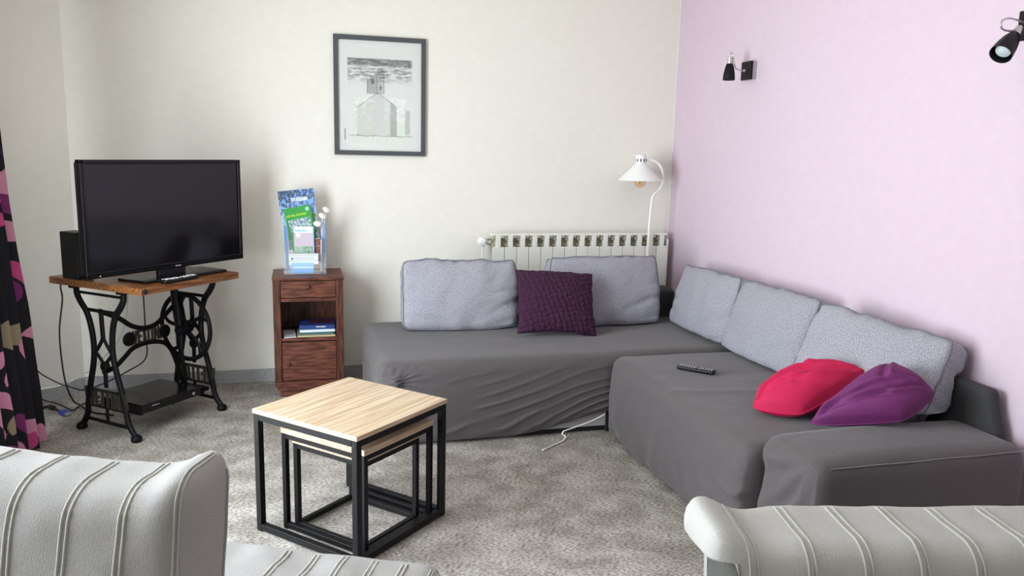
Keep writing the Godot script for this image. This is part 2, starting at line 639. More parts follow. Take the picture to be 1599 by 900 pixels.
func garden() -> void:
	var lawn := noisy([c8(104, 126, 62), c8(146, 160, 92)], [0.3, 0.7], 71, 0.05, Vector3(0.6, 0.6, 0.6), 0.95)
	var g := obj("lawn", slab(Vector3(-40, -0.5, -30), Vector3(40, -0.2, 60)), lawn)
	tag(g, "mown green lawn outside the glazed door behind the room", "lawn", "", "structure")
	var leafm := noisy([c8(58, 116, 28), c8(112, 160, 52)], [0.3, 0.7], 72, 0.05, Vector3(2, 2, 2), 0.8)
	var bark := mat(c8(86, 70, 54), 0.9)
	var rng := RandomNumberGenerator.new()
	rng.seed = 11
	var spots := [[Vector3(-1.62, -0.2, 10.5), 3.0, "low leafy garden tree just outside the glazed door", 0.26], [Vector3(0.9, -0.2, 17.0), 3.0, "broad green garden tree further back on the lawn", 0.5], [Vector3(-9.5, -0.2, 2.4), 3.2, "leafy garden tree standing outside the side window", 0.5]]
	for s in spots:
		var t := thing("garden_tree", s[2], "tree", s[0], 0.0)
		var tr := MB.new()
		tr.tube(MBu.smooth([Vector3(0, 0, 0), Vector3(0.05, 0.7, 0.02), Vector3(0, s[1] * 0.6, 0)], 4), 0.11, 8, 0.11, Vector3.ZERO, false, 0.5)
		obj("trunk", tr, bark, t)
		var lf := MB.new()
		for k in 900:
			var dir := Vector3(rng.randfn(), rng.randfn() * 0.8, rng.randfn()).normalized() * pow(rng.randf(), 0.4)
			var c: Vector3 = Vector3(0, s[1] * 0.75, 0) + dir * (s[1] * s[3])
			var b := Basis(Vector3(rng.randfn(), rng.randfn(), rng.randfn()).normalized(), rng.randf() * TAU)
			var w := rng.randf_range(0.05, 0.09)
			var v0 := lf.v.size()
			for q in [Vector3(-w, 0, 0), Vector3(0, 0, -w * 0.5), Vector3(w, 0.02, 0), Vector3(0, 0, w * 0.5)]:
				lf.v.append(c + b * (q as Vector3))
				lf.n.append(b.y)
				lf.uv.append(Vector2.ZERO)
			lf.ix.append_array([v0, v0 + 1, v0 + 2, v0, v0 + 2, v0 + 3])
		var crown := obj("foliage", lf, leafm, t)
		crown.set_meta("kind", "stuff")
	var hd := MB.new()
	hd.soft(Vector3(34, 2.4, 1.4), 0.3, Vector3i(120, 8, 8), func(p: Vector3, o: Vector3) -> Vector3: return p + o * N(p.x * 1.3, p.y * 2.0, p.z * 2.0) * 0.5, Transform3D(Basis(), Vector3(-2, 1.0, 26)))
	tag(obj("hedge", hd, leafm), "long green hedge closing the far side of the lawn", "hedge", "", "stuff")

# ------------------------------------------------------------------ sofa
func sm(a: float, b: float, x: float) -> float:
	return smoothstep(a, b, x)

func sofa() -> void:
	# long section along the cream wall
	var t := thing("sofa_section", "long grey stretch-covered sofa section under the radiator, hem tied with a white cord", "sofa", Vector3(-1.05, 0, 0.79), 0.0)
	var c := Vector3(-1.1075, 0.222, 0.79)
	var mb := MB.new()
	mb.soft(Vector3(1.985, 0.41, 0.98), 0.055, Vector3i(150, 60, 30), func(p: Vector3, d: Vector3) -> Vector3:
		var w := p + c
		var front := sm(0.15, 0.8, d.z)
		var low := sm(0.40, 0.08, w.y)
		# creases running up to the right, gathered towards the lifted hem
		var s := w.y - 0.16 * (w.x + 1.6) - 0.05 * sm(-1.5, -0.9, w.x)
		var a := s * 105.0 + 7.0 * N(w.x * 0.8, w.y * 2.0, 1.0)
		var fold := pow(0.5 + 0.5 * sin(a), 3.5)
		var mask := sm(-0.25, 0.25, N(w.x * 2.2 + 9.0, w.y * 3.5, 4.0))
		mask = maxf(mask, sm(-1.45, -1.0, w.x) * 0.8)
		mask = maxf(mask, sm(0.17, 0.06, w.y) * 0.8)
		w.z += front * fold * (0.003 + 0.0055 * low) * mask * sm(-2.12, -1.95, w.x) * sm(-0.86, -0.94, w.x)
		# second, finer set of creases from the gathered knot at the left corner
		var kn := Vector2(w.x + 2.02, w.y - 0.335)
		var ray := sin(atan2(kn.y, kn.x) * 22.0) * exp(-kn.length() * 9.0)
		w.z += front * ray * 0.007
		w.z += front * 0.02 * exp(-kn.length_squared() * 1500.0)
		w.z += front * 0.012 * sin(PI * clampf((w.y - 0.02) / 0.4, 0, 1)) * sm(-0.86, -0.94, w.x)
		var side := sm(0.3, 0.9, -d.x)
		w.x -= side * 0.008 * sin(w.z * 30.0 + 4.0 * N(w.z * 3.0, w.y * 3.0)) * low
		# gently domed seat
		var topm := sm(0.3, 0.9, d.y)
		w.y += topm * (0.006 * (1.0 - pow(p.x / 1.0, 2.0)) * (1.0 - pow(p.z / 0.5, 2.0)) + 0.004 * N(w.x * 3.0, w.z * 3.0))
		w.z += front * topm * 0.0
		# hem pulled up at the right
		var hem := 0.006 + 0.112 * pow(sm(-1.50, -0.80, w.x), 1.25) * sm(0.25, 0.46, p.z)
		if w.y < 0.30:
			w.y = lerpf(hem, 0.30, clampf((w.y - 0.017) / 0.283, 0, 1))
		return w)
	obj("seat_cover", mb, M.sofa, t, true)
	var se := []
	mb = MB.new()
	var knot := []
	for k in 26:
		var a := k * 0.75
		knot.append(Vector3(-2.02 + 0.020 * cos(a) * (1.0 - k * 0.02), 0.335 + 0.012 * sin(a), 1.292 + 0.003 * sin(k * 1.7)))
	mb.tube(MBu.smooth(knot, 3), 0.004, 6)
	obj("cover_knot", mb, M.sofa, t, true)
	mb = MB.new()
	mb.box(Vector3(-1.12, 0.085, 1.235), Vector3(0.62, 0.11, 0.02), 0.004)
	obj("base_board", mb, mat(c8(168, 164, 168), 0.7), t, true)
	mb = MB.new()
	mb.box(Vector3(-1.09, 0.018, 0.80), Vector3(1.86, 0.036, 0.86), 0.005)
	mb.box(Vector3(-0.905, 0.07, 1.24), Vector3(0.02, 0.14, 0.03), 0.004)
	obj("plinth", mb, M.rubber, t, true)
	mb = MB.new()
	mb.soft(Vector3(1.70, 0.56, 0.16), 0.04, Vector3i(40, 14, 6), func(p: Vector3, d: Vector3) -> Vector3: return p + d * 0.006 * N(p.x * 5.0, p.y * 5.0, p.z * 5.0) + Vector3(-1.0, 0.33, 0.39))
	obj("backrest", mb, M.sofa_dark, t, true)
	mb = MB.new()
	mb.tube(MBu.smooth([Vector3(-0.945, 0.116, 1.31), Vector3(-0.98, 0.102, 1.315), Vector3(-1.04, 0.080, 1.318), Vector3(-1.168, 0.042, 1.315)], 5), 0.0032, 6)
	mb.tube(MBu.smooth([Vector3(-1.168, 0.042, 1.315), Vector3(-1.176, 0.028, 1.318), Vector3(-1.160, 0.016, 1.322), Vector3(-1.17, 0.006, 1.335), Vector3(-1.19, 0.005, 1.36), Vector3(-1.25, 0.005, 1.40), Vector3(-1.315, 0.005, 1.452)], 5), 0.0045, 6)
	mb.tube(PackedVector3Array([Vector3(-1.302, 0.006, 1.443), Vector3(-1.322, 0.007, 1.459)]), 0.007, 6)
	obj("drawstring", mb, M.cable_white, t, true)

	# section along the pink wall
	t = thing("sofa_section", "grey stretch-covered sofa section along the pink wall with the low padded arm", "sofa", Vector3(-0.48, 0, 2.0), 0.0)
	var c2 := Vector3(-0.525, 0.222, 1.962)
	mb = MB.new()
	mb.soft(Vector3(0.81, 0.42, 1.29), 0.055, Vector3i(44, 30, 100), func(p: Vector3, d: Vector3) -> Vector3:
		var w := p + c2
		var front := sm(0.2, 0.8, -d.x)
		var low := sm(0.40, 0.06, w.y)
		# gathers next to the arm
		var g := sm(2.25, 2.58, w.z)
		var a := (w.y + 0.12 * (w.z - 2.5)) * 80.0 + 3.0 * N(w.z * 3.0, w.y * 3.0, 8.0)
		w.x -= front * g * 0.018 * pow(0.5 + 0.5 * sin(a), 2.0) * sm(0.36, 0.2, w.y)
		# long vertical softness
		w.x -= front * 0.007 * sin(w.z * 17.0 + 5.0 * N(w.z * 1.4, w.y * 1.6, 3.0)) * low
		w.x -= front * low * 0.012
		w.x -= front * 0.014 * sin(PI * clampf((w.y - 0.02) / 0.4, 0, 1))
		var topm := sm(0.3, 0.9, d.y)
		w.y += topm * (0.006 * (1.0 - pow(p.x / 0.45, 2.0)) * (1.0 - pow(p.z / 0.66, 2.0)) + 0.005 * N(w.x * 3.0, w.z * 3.0, 2.0))
		var cr := w.z - 1.95 - 0.25 * (w.x + 0.9)
		w.y += topm * 0.004 * exp(-cr * cr * 900.0)
		w.z -= sm(0.3, 0.9, -d.z) * 0.010 * sm(0.40, 0.1, w.y) * 0.5
		return w)
	obj("seat_cover", mb, M.sofa, t, true)
	mb = MB.new()
	mb.soft(Vector3(0.85, 0.485, 0.33), 0.06, Vector3i(50, 24, 18), func(p: Vector3, d: Vector3) -> Vector3:
		var w := p + Vector3(-0.475, 0.252, 2.785)
		var topm := sm(0.3, 0.9, d.y)
		w.y += topm * (0.016 * (1.0 - pow(p.x / 0.43, 2.0)) * (1.0 - pow(p.z / 0.17, 2.0)) + 0.003 * N(w.x * 5.0, w.z * 5.0, 6.0))
		# creases fanning from the front upper corner of the arm
		var lf := sm(0.3, 0.9, -d.x)
		var k := Vector2(w.z - 2.93, w.y - 0.50)
		w.x -= lf * 0.008 * sin(atan2(k.y, k.x) * 15.0 + 2.0 * N(w.z * 4.0, w.y * 4.0)) * sm(0.0, 0.2, k.length())
		w.x -= lf * 0.012 * sm(0.40, 0.05, w.y)
		var fr := sm(0.3, 0.9, d.z)
		w.z += fr * 0.010 * sm(0.46, 0.1, w.y) + fr * 0.004 * N(w.x * 2.5, w.y * 3.0, 5.0)
		return w)
	obj("arm", mb, M.sofa, t, true)
	mb = MB.new()
	se = []
	for k in 25:
		var x := lerpf(-0.84, -0.08, k / 24.0)
		se.append(Vector3(x, 0.476 + 0.002 * N(x * 6.0, 2.0), 2.938))
	mb.tube(MBu.smooth(se, 2), 0.0025, 6)
	obj("seam", mb, mat(c8(124, 121, 121), 0.9), t, true)
	mb = MB.new()
	mb.soft(Vector3(0.065, 0.60, 2.44), 0.028, Vector3i(6, 14, 70), func(p: Vector3, d: Vector3) -> Vector3:
		var w := p + Vector3(-0.054, 0.345, 1.56)
		w += d * 0.004 * N(p.x * 5.0, p.y * 6.0, p.z * 5.0)
		# the cover's gathered end hangs looser
		var e := sm(2.45, 2.75, w.z) * sm(0.62, 0.5, w.y)
		w.x -= e * 0.012 * (0.5 + 0.5 * sin(w.z * 90.0 + 3.0 * N(w.z * 5.0, w.y * 4.0))) * sm(0.2, 0.8, -d.x)
		w.z += sm(0.3, 0.9, d.z) * 0.05 * sm(0.62, 0.45, w.y)
		return w)
	obj("backrest", mb, M.sofa_dark, t, true)
	for q in [Vector3(-0.84, 0.012, 1.40), Vector3(-0.84, 0.012, 2.85), Vector3(-0.16, 0.012, 2.85), Vector3(-0.16, 0.012, 1.40)]:
		mb = MB.new()
		mb.box(q, Vector3(0.05, 0.024, 0.05), 0.004)
		obj("foot", mb, M.rubber, t, true)


# boxed cushion with piped edges, centre at the origin, front towards +z
func box_cushion(parent: Node3D, w: float, h: float, th: float, sd: float, along_pink: bool, bulge := 0.055, slump := 0.012) -> void:
	var xf := parent.transform
	var inv := xf.affine_inverse()
	var dsp := func(p: Vector3, d: Vector3) -> Vector3:
		var u := p.x / (w / 2)
		var b := p.y / (h / 2)
		var q := p
		var puff := pow(maxf(0.0, (1.0 - u * u * 0.98) * (1.0 - b * b * 0.98)), 0.55)
		q.z += (bulge if p.z > 0 else -0.015) * puff * minf(1.0, absf(p.z) / (th * 0.3))
		# slack outline, round corners
		var cn := pow(absf(u * b), 5.0)
		q.x *= 1.0 - 0.055 * cn
		q.y *= 1.0 - 0.085 * cn
		q.x *= 1.0 - 0.022 * b * b + 0.012 * N(b * 1.0 + sd, u * 0.7, sd)
		q.y *= 1.0 - 0.02 * u * u
		q.y += (0.014 * N(u * 2.0, sd * 3.0, b) - slump * (1.0 - u * u)) * sm(-0.2, 1.0, b)
		# puckers near the seams and soft dents
		var edge := sm(0.55, 0.98, maxf(absf(u), absf(b)))
		q += d * (0.010 * N(p.x * 5.0 + sd, p.y * 5.0, p.z * 3.0) + edge * 0.003 * sin((p.x * 1.0 + p.y * 0.8) * 60.0 + 9.0 * N(p.x * 4.0, p.y * 4.0, sd)) * sm(-0.1, 0.3, N(p.x * 5.0, p.y * 5.0, sd + 3.0)))
		var cr := p.y + h * 0.22 - 0.35 * (p.x - w * 0.3) + 0.03 * N(p.x * 5.0, sd)
		q.z -= 0.010 * exp(-cr * cr * 2600.0) * sm(0.0, 0.8, u) * sm(0.0, 0.5, d.z)
		for ck in 5:
			# short slack creases running in from the lower corner and the seams
			var yo := -h * 0.36 + ck * 0.045 + 0.02 * sin(sd * 5.0 + ck * 2.3)
			var sl := 0.25 + 0.16 * sin(sd * 3.0 + ck * 1.7)
			var side := 1.0 if sin(sd * 7.0 + ck * 2.9) > -0.3 else -1.0
			var e := p.y - yo - sl * (p.x * side - w * 0.5) * 0.6 + 0.012 * N(p.x * 6.0, sd + ck)
			q.z -= 0.007 * exp(-e * e * 9000.0) * sm(0.15 + 0.1 * sin(ck * 4.0), 0.9, u * side) * sm(0.0, 0.5, d.z)
		# where it rests it takes the shape of seat, backrest, arm and wall
		var g := xf * q
		g.y = maxf(g.y, 0.440 if not along_pink else (0.518 if g.z > 2.57 else 0.450))
		if along_pink:
			g.x = minf(g.x, -0.100 if g.y < 0.665 else -0.02)
		else:
			g.z = maxf(g.z, 0.484 if g.y < 0.63 else 0.15)
		return inv * g
	var mb := MB.new()
	mb.soft(Vector3(w, h, th), th * 0.30, Vector3i(34, 24, 6), dsp)
	obj("cushion_cover", mb, M.heather, parent)
	for s in [1.0, -1.0]:
		var path := []
		var r := 0.02
		var hw := w / 2 - r
		var hh := h / 2 - r
		for qd in 4:
			var cx: float = [hw, -hw, -hw, hw][qd]
			var cy: float = [hh, hh, -hh, -hh][qd]
			for k in 5:
				var a: float = qd * PI / 2 + k * PI / 8
				path.append([Vector2(cx, cy) + Vector2(cos(a), sin(a)) * r, Vector2(cos(a), sin(a))])
			var nx: float = [-hw, -hw, hw, hw][qd]
			var ny: float = [hh, -hh, -hh, hh][qd]
			var a2: float = (qd + 1) * PI / 2
			for k in range(1, 10):
				var f := k / 10.0
				path.append([Vector2(lerpf(cx, nx, f), lerpf(cy, ny, f)) + Vector2(cos(a2), sin(a2)) * r, Vector2(cos(a2), sin(a2))])
		var pts := PackedVector3Array()
		for e in path:
			var o: Vector2 = e[0]
			var dr: Vector2 = e[1]
			var z: float = s * (th / 2 - th * 0.30 * 0.36)
			var ins := th * 0.30 * 0.2
			pts.append(dsp.call(Vector3(o.x - dr.x * ins, o.y - dr.y * ins, z), Vector3(dr.x * 0.8, dr.y * 0.8, s * 0.5)))
		var tb := MB.new()
		tb.tube(pts, 0.0042, 6, -1.0, Vector3.ZERO, true)
		obj("piping", tb, M.piping, parent)

# knife-edged throw pillow
func pillow(parent: Node3D, w: float, h: float, th: float, m: Material, sd: float, kind := 0, ears := 0.10) -> void:
	var mb := MB.new()
	var res := 96 if kind == 1 else 40
	for s in [1.0, -1.0]:
		mb.grid(func(i: float, j: float) -> Vector3:
			var a := i * 2.0 - 1.0
			var b: float = (1.0 - j * 2.0) * s
			var puff := pow(maxf(0.0, (1.0 - a * a) * (1.0 - b * b)), 0.42)
			var x := w / 2 * a * (1.0 - ears * (1.0 - b * b)) 
			var y := h / 2 * b * (1.0 - ears * (1.0 - a * a)) 
			var z: float = s * th / 2 * puff
			if kind == 1:
				z += s * (0.009 * absf(sin(a * 22.0 + b * 6.0 + 1.5 * N(a * 3.0, b * 3.0, 2.0))) * absf(sin(b * 19.0 - a * 5.0 + 1.5 * N(a * 3.0, b * 3.0, 6.0)))) * minf(1.0, puff * 3.0)
				x += 0.006 * N(b * 3.0, sd)
				y += 0.012 * N(a * 2.2, sd + 4.0)
			else:
				var ed := minf(1.0, puff * 2.5)
				var cr := sin((a * 0.9 + b * 0.5) * 9.0 + 5.0 * N(a * 1.3 + sd, b * 1.3, sd))
				z += s * ed * (0.014 * N(a * 2.0 + sd, b * 2.0, s) + 0.007 * pow(absf(cr), 6.0))
				# a deep fold across one corner
				var dd := a * 0.7 - b * 0.7 - 0.45
				z -= s * ed * 0.022 * exp(-dd * dd * 40.0)
				x += 0.010 * N(b * 2.0, sd)
				y += 0.010 * N(a * 2.0, sd + 7.0)
			# bent a little over what it leans on
			z -= 0.05 * a * a * (1.0 if kind == 0 else 0.25)
			return Vector3(x, y, z), res, res)
	obj("pillow_cover", mb, m, parent)
	var ed := PackedVector3Array()
	for q in 4:
		for k in 12:
			var f := k / 6.0 - 1.0
			var a: float = [f, 1.0, -f, -1.0][q]
			var b: float = [1.0, -f, -1.0, f][q]
			var z := -0.05 * a * a * (1.0 if kind == 0 else 0.25)
			var off := Vector2(N(b * 3.0, sd) * 0.006, N(a * 2.2, sd + 4.0) * 0.012) if kind == 1 else Vector2(0.010 * N(b * 2.0, sd), 0.010 * N(a * 2.0, sd + 7.0))
			ed.append(Vector3(w / 2 * a * (1.0 - ears * (1.0 - b * b)) + off.x, h / 2 * b * (1.0 - ears * (1.0 - a * a)) + off.y, z))
	var tb := MB.new()
	tb.tube(ed, 0.003, 6, -1.0, Vector3.ZERO, true)
	obj("edge_seam", tb, m, parent)

# a soft pillow slumped between four corners (counter-clockwise from the front)
func slack_pillow(label: String, m: Material, c: Array, front: float, back: float, sd: float) -> void:
	var mid: Vector3 = ((c[0] as Vector3) + c[1] + c[2] + c[3]) / 4.0
	var t := thing("throw_pillow", label, "pillow", mid)
	var nrm := ((c[2] as Vector3) - (c[0] as Vector3)).cross((c[3] as Vector3) - (c[1] as Vector3)).normalized()
	var at := func(a: float, b: float, s: float) -> Vector3:
		var u := (a * (1.0 + 0.05 * (1.0 - b * b) - 0.06 * pow(absf(a * b), 4.0)) + 1.0) / 2.0
		var w := (b * (1.0 + 0.05 * (1.0 - a * a) - 0.06 * pow(absf(a * b), 4.0)) + 1.0) / 2.0
		var p: Vector3 = (c[0] as Vector3).lerp(c[1], u).lerp((c[3] as Vector3).lerp(c[2], u), w) - mid
		var puff := pow(maxf(0.0, (1.0 - a * a) * (1.0 - b * b)), 0.42)
		var z := puff * (front if s > 0 else -back)
		if s > 0:
			# long slack folds that run out from the corners
			for q in [[-1.0, -1.0, 0.55, 0.5], [-1.0, -0.9, 0.9, -0.1], [1.0, 1.0, -0.5, 0.1], [1.0, 0.9, 0.1, -0.5], [-0.9, 1.0, 0.1, 0.0]]:
				var o := Vector2(q[0], q[1])
				var d := Vector2(q[2], q[3]) - o
				var g := (Vector2(a, b) - o).dot(d) / d.length_squared()
				var off := (Vector2(a, b) - o - d * g).dot(Vector2(-d.y, d.x).normalized()) + 0.05 * N(g * 2.0, sd, q[0])
				z -= 0.016 * exp(-off * off * 130.0) * sm(0.0, 0.15, g) * sm(1.0, 0.6, g) * minf(1.0, puff * 2.0)
				z += 0.010 * exp(-pow(off - 0.13, 2.0) * 110.0) * sm(0.0, 0.15, g) * sm(1.0, 0.6, g) * minf(1.0, puff * 2.0)
			z += 0.008 * N(a * 1.4 + sd, b * 1.4, 1.0) * puff
		return p + nrm * z
	var mb := MB.new()
	for s in [1.0, -1.0]:
		mb.grid(func(i: float, j: float) -> Vector3: return at.call(i * 2.0 - 1.0, (1.0 - j * 2.0) * s, s), 48, 48)
	obj("pillow_cover", mb, m, t)
	var ed := PackedVector3Array()
	for q in 4:
		for k in 12:
			var f := k / 6.0 - 1.0
			ed.append(at.call([f, 1.0, -f, -1.0][q], [1.0, -f, -1.0, f][q], 1.0))
	mb = MB.new()
	mb.tube(ed, 0.003, 6, -1.0, Vector3.ZERO, true)
	obj("edge_seam", mb, m, t)

func cushions() -> void:
	# [centre of front face, yaw, lean, roll, w, h, label]
	var G := "pale grey piped back cushions of the corner sofa"
	var list := [
		[Vector3(-1.573, 0.630, 0.672), -0.056, 0.154, 0.008, 0.67, 0.415, "pale grey back cushion at the sofa's free end, left of the purple knitted pillow"],
		[Vector3(-0.700, 0.642, 0.680), -0.024, 0.226, 0.0, 0.70, 0.430, "pale grey back cushion before the radiator, partly hidden by the purple knitted pillow"],
		[Vector3(-0.272, 0.620, 0.955), -1.578, 0.265, 0.03, 0.66, 0.40, "pale grey back cushion nearest the room corner on the pink wall side"],
		[Vector3(-0.258, 0.625, 1.580), -1.560, 0.352, 0.01, 0.65, 0.42, "pale grey back cushion between two others on the pink wall, right behind the sofa remote"],
		[Vector3(-0.275, 0.640, 2.320), -1.40, 0.40, -0.05, 0.68, 0.40, "pale grey back cushion slumped beside the sofa arm, behind the pink and plum pillows"],
	]
	var k := 0
	for e in list:
		var t := thing("back_cushion", e[6], "cushion", Vector3.ZERO, 0.0, G)
		var b := Basis(Vector3.UP, e[1]) * Basis(Vector3.RIGHT, -e[2]) * Basis(Vector3(0, 0, 1), e[3])
		t.transform = Transform3D(b, (e[0] as Vector3) - b.z * 0.10 + Vector3(0, 0.012, 0))
		box_cushion(t, e[4], e[5], 0.12, 3.1 + k * 2.7, k > 1)
		k += 1
	var pl := [
		[Vector3(-1.064, 0.614, 0.820), -0.03, 0.50, -0.06, 0.45, 0.37, 0.12, M.knit, 1, "dark purple knitted throw pillow leaning between the two grey cushions under the radiator", 0.05],
	]
	for e in pl:
		var t := thing("throw_pillow", e[9], "pillow", Vector3.ZERO, 0.0)
		var b := Basis(Vector3.UP, e[1]) * Basis(Vector3.RIGHT, -e[2]) * Basis(Vector3(0, 0, 1), e[3])
		t.transform = Transform3D(b, e[0])
		pillow(t, e[4], e[5], e[6], e[7], 2.0 + k * 3.3, e[8], e[10])
		k += 1
	slack_pillow("raspberry pink throw pillow lying partly under the plum one", M.raspberry, [Vector3(-0.735, 0.462, 2.295), Vector3(-0.60, 0.47, 2.44), Vector3(-0.259, 0.612, 2.389), Vector3(-0.377, 0.530, 2.069)], 0.105, 0.05, 4.0)
	slack_pillow("plum purple smooth throw pillow lying on the raspberry pink one by the sofa arm", M.plum, [Vector3(-0.660, 0.473, 2.547), Vector3(-0.414, 0.540, 2.750), Vector3(-0.241, 0.619, 2.705), Vector3(-0.309, 0.685, 2.522)], 0.105, 0.04, 9.0)


# ------------------------------------------------------------------ armchairs near the camera
func armchairs() -> void:
	var t := thing("armchair", "lounge chair in a pale grey corded cover, left of the nest of tables", "armchair", Vector3(-2.987, 0, 3.397), -0.409)
	var hs := Vector3(0.40, 0.27, 0.09)
	var rr := 0.055
	var bd := func(p: Vector3, d: Vector3) -> Vector3:
		var u := p.x / hs.x
		var b := p.y / hs.y
		var q := p
		var ear := exp(-pow((u - 0.97) / 0.13, 2.0)) + exp(-pow((u + 0.97) / 0.13, 2.0))
		q.y += sm(0.3, 1.0, b) * (0.040 * ear - 0.006 + 0.004 * N(p.x * 4.0, 1.0))
		q.z += signf(p.z) * 0.022 * (1.0 - u * u) * (1.0 - b * b)
		q.z -= 0.05 * b - 0.02
		q += d * 0.008 * N(p.x * 4.0, p.y * 4.0, p.z * 4.0)
		return q + Vector3(0, 0.592, 0)
	var mb := MB.new()
	mb.soft(hs * 2.0, rr, Vector3i(36, 24, 6), bd)
	obj("backrest", mb, M.throw, t)
	var hs2 := Vector3(0.56, 0.18, 0.30)
	var sc := Vector3(0.145, 0.285, -0.23)
	var sd := func(p: Vector3, d: Vector3) -> Vector3:
		var u := p.x / hs2.x
		var q := p
		q.y += sm(0.3, 0.9, d.y) * (0.010 * N(p.x * 5.0, p.z * 5.0, 3.0) - 0.008 * absf(u))
		q += d * 0.006 * N(p.x * 5.0, p.y * 5.0, p.z * 5.0)
		return q + sc
	mb = MB.new()
	mb.soft(hs2 * 2.0, 0.04, Vector3i(44, 10, 24), sd)
	obj("seat", mb, M.throw, t)
	mb = MB.new()
	for x in [0.391, 0.380, 0.288, 0.277, 0.185, 0.174, 0.082, 0.071, -0.021, -0.032, -0.124, -0.135, -0.227, -0.238, -0.33, -0.341]:
		cord(mb, x, hs, rr, bd, 0.0022)
	obj("woven_cords", mb, M.throw_cord, t)
	mb = MB.new()
	for k in 7:
		for o in [0.0, 0.011]:
			cord(mb, 0.175 + k * 0.0735 + o, hs2, 0.04, sd, 0.0022)
	obj("woven_cords", mb, M.throw_cord, t)
	# piped seams of the back's right end
	for zz in [-0.62]:
		mb = MB.new()
		var pts := PackedVector3Array()
		for k in 30:
			var y := lerpf(-hs.y * 0.9, hs.y * 0.86, k / 29.0)
			var pd := rb(Vector3(hs.x, y, zz * hs.z), hs, rr)
			pts.append((bd.call(pd[0], pd[1]) as Vector3) + (pd[1] as Vector3) * 0.001)
		mb.tube(pts, 0.003, 6)
		obj("piping", mb, M.throw_shade, t)
	for q in [Vector3(-0.33, 0, 0.0), Vector3(0.58, 0, 0.0), Vector3(-0.33, 0, -0.42), Vector3(0.58, 0, -0.42)]:
		mb = MB.new()
		mb.lathe([Vector2(0.0001, 0), Vector2(0.018, 0), Vector2(0.026, 0.10), Vector2(0.0001, 0.10)], 12, Transform3D(Basis(), q))
		obj("leg", mb, M.walnut, t)

	# right-hand chair, grey, with a pale throw over its back
	t = thing("armchair", "dark grey armchair seen from behind, under the pale striped throw", "armchair", Vector3(-1.308, 0, 3.861), -0.22)
	mb = MB.new()
	mb.soft(Vector3(0.87, 0.68, 0.17), 0.05, Vector3i(30, 20, 6), func(p: Vector3, d: Vector3) -> Vector3:
		var q := p + Vector3(0, 0.42, 0)
		q.z += sm(-0.2, 0.6, d.z) * 0.17 * (0.76 - q.y)
		return q + d * 0.004 * N(p.x * 5.0, p.y * 5.0))
	obj("backrest", mb, M.chair, t)
	mb = MB.new()
	mb.soft(Vector3(0.68, 0.34, 0.50), 0.05, Vector3i(24, 10, 20), func(p: Vector3, d: Vector3) -> Vector3: return p + Vector3(0.095, 0.27, -0.33) + d * 0.004 * N(p.x * 5.0, p.z * 5.0))
	obj("seat", mb, M.chair, t)
	for q in [Vector3(-0.36, 0, 0.06), Vector3(0.36, 0, 0.06), Vector3(-0.18, 0, -0.5), Vector3(0.36, 0, -0.5)]:
		mb = MB.new()
		mb.lathe([Vector2(0.0001, 0), Vector2(0.018, 0), Vector2(0.026, 0.12), Vector2(0.0001, 0.12)], 12, Transform3D(Basis(), q))
		obj("leg", mb, M.walnut, t)
	t = thing("throw_blanket", "pale grey throw with paired woven cords draped over the dark grey armchair", "blanket", Vector3(-1.308, 0, 3.861), -0.22)
	var h3 := Vector3(0.455, 0.335, 0.105)
	var td := func(p: Vector3, d: Vector3) -> Vector3:
		var q := p + Vector3(0.0, 0.457, 0)
		var u := p.x / h3.x
		q.y += sm(0.5, 1.0, p.y / h3.y) * (0.004 * N(p.x * 6.0, 3.0) + 0.028 * exp(-pow((u + 0.97) / 0.07, 2.0)) - 0.006 * exp(-pow((u + 0.80) / 0.1, 2.0)))
		q.x -= 0.022 * exp(-pow((u + 1.0) / 0.08, 2.0)) * sm(0.60, 0.77, q.y)
		q.z += sm(-0.2, 0.6, d.z) * 0.17 * (0.77 - q.y)
		q += d * 0.005 * N(p.x * 5.0 + 3.0, p.y * 5.0, p.z * 5.0)
		# the hem: high on the chair's left side, low behind
		var hem := 0.16
		if u < -0.91:
			hem = lerpf(0.768, 0.738, clampf(0.5 - p.z / (2.0 * h3.z), 0, 1))
		elif p.z < 0:
			hem = 0.45
		if q.y < hem:
			q.z -= sm(-0.2, 0.6, d.z) * 0.17 * (hem - q.y)
			q.y = hem
		return q
	mb = MB.new()
	mb.soft(h3 * 2.0, 0.045, Vector3i(60, 40, 8), td, Transform3D(), true)
	obj("cloth", mb, M.throw_light, t)
	mb = MB.new()
	for k in 9:
		for o in [0.0, 0.013]:
			cord(mb, -0.405 + k * 0.098 + o, h3, 0.045, td, 0.0026)
	obj("woven_cords", mb, M.throw_cord, t)

# point and outward direction on a rounded box for a point of its cube
func rb(p: Vector3, h: Vector3, r: float) -> Array:
	var q := p.clamp(-(h - Vector3(r, r, r)), h - Vector3(r, r, r))
	var d := (p - q).normalized()
	return [q + d * r, d]

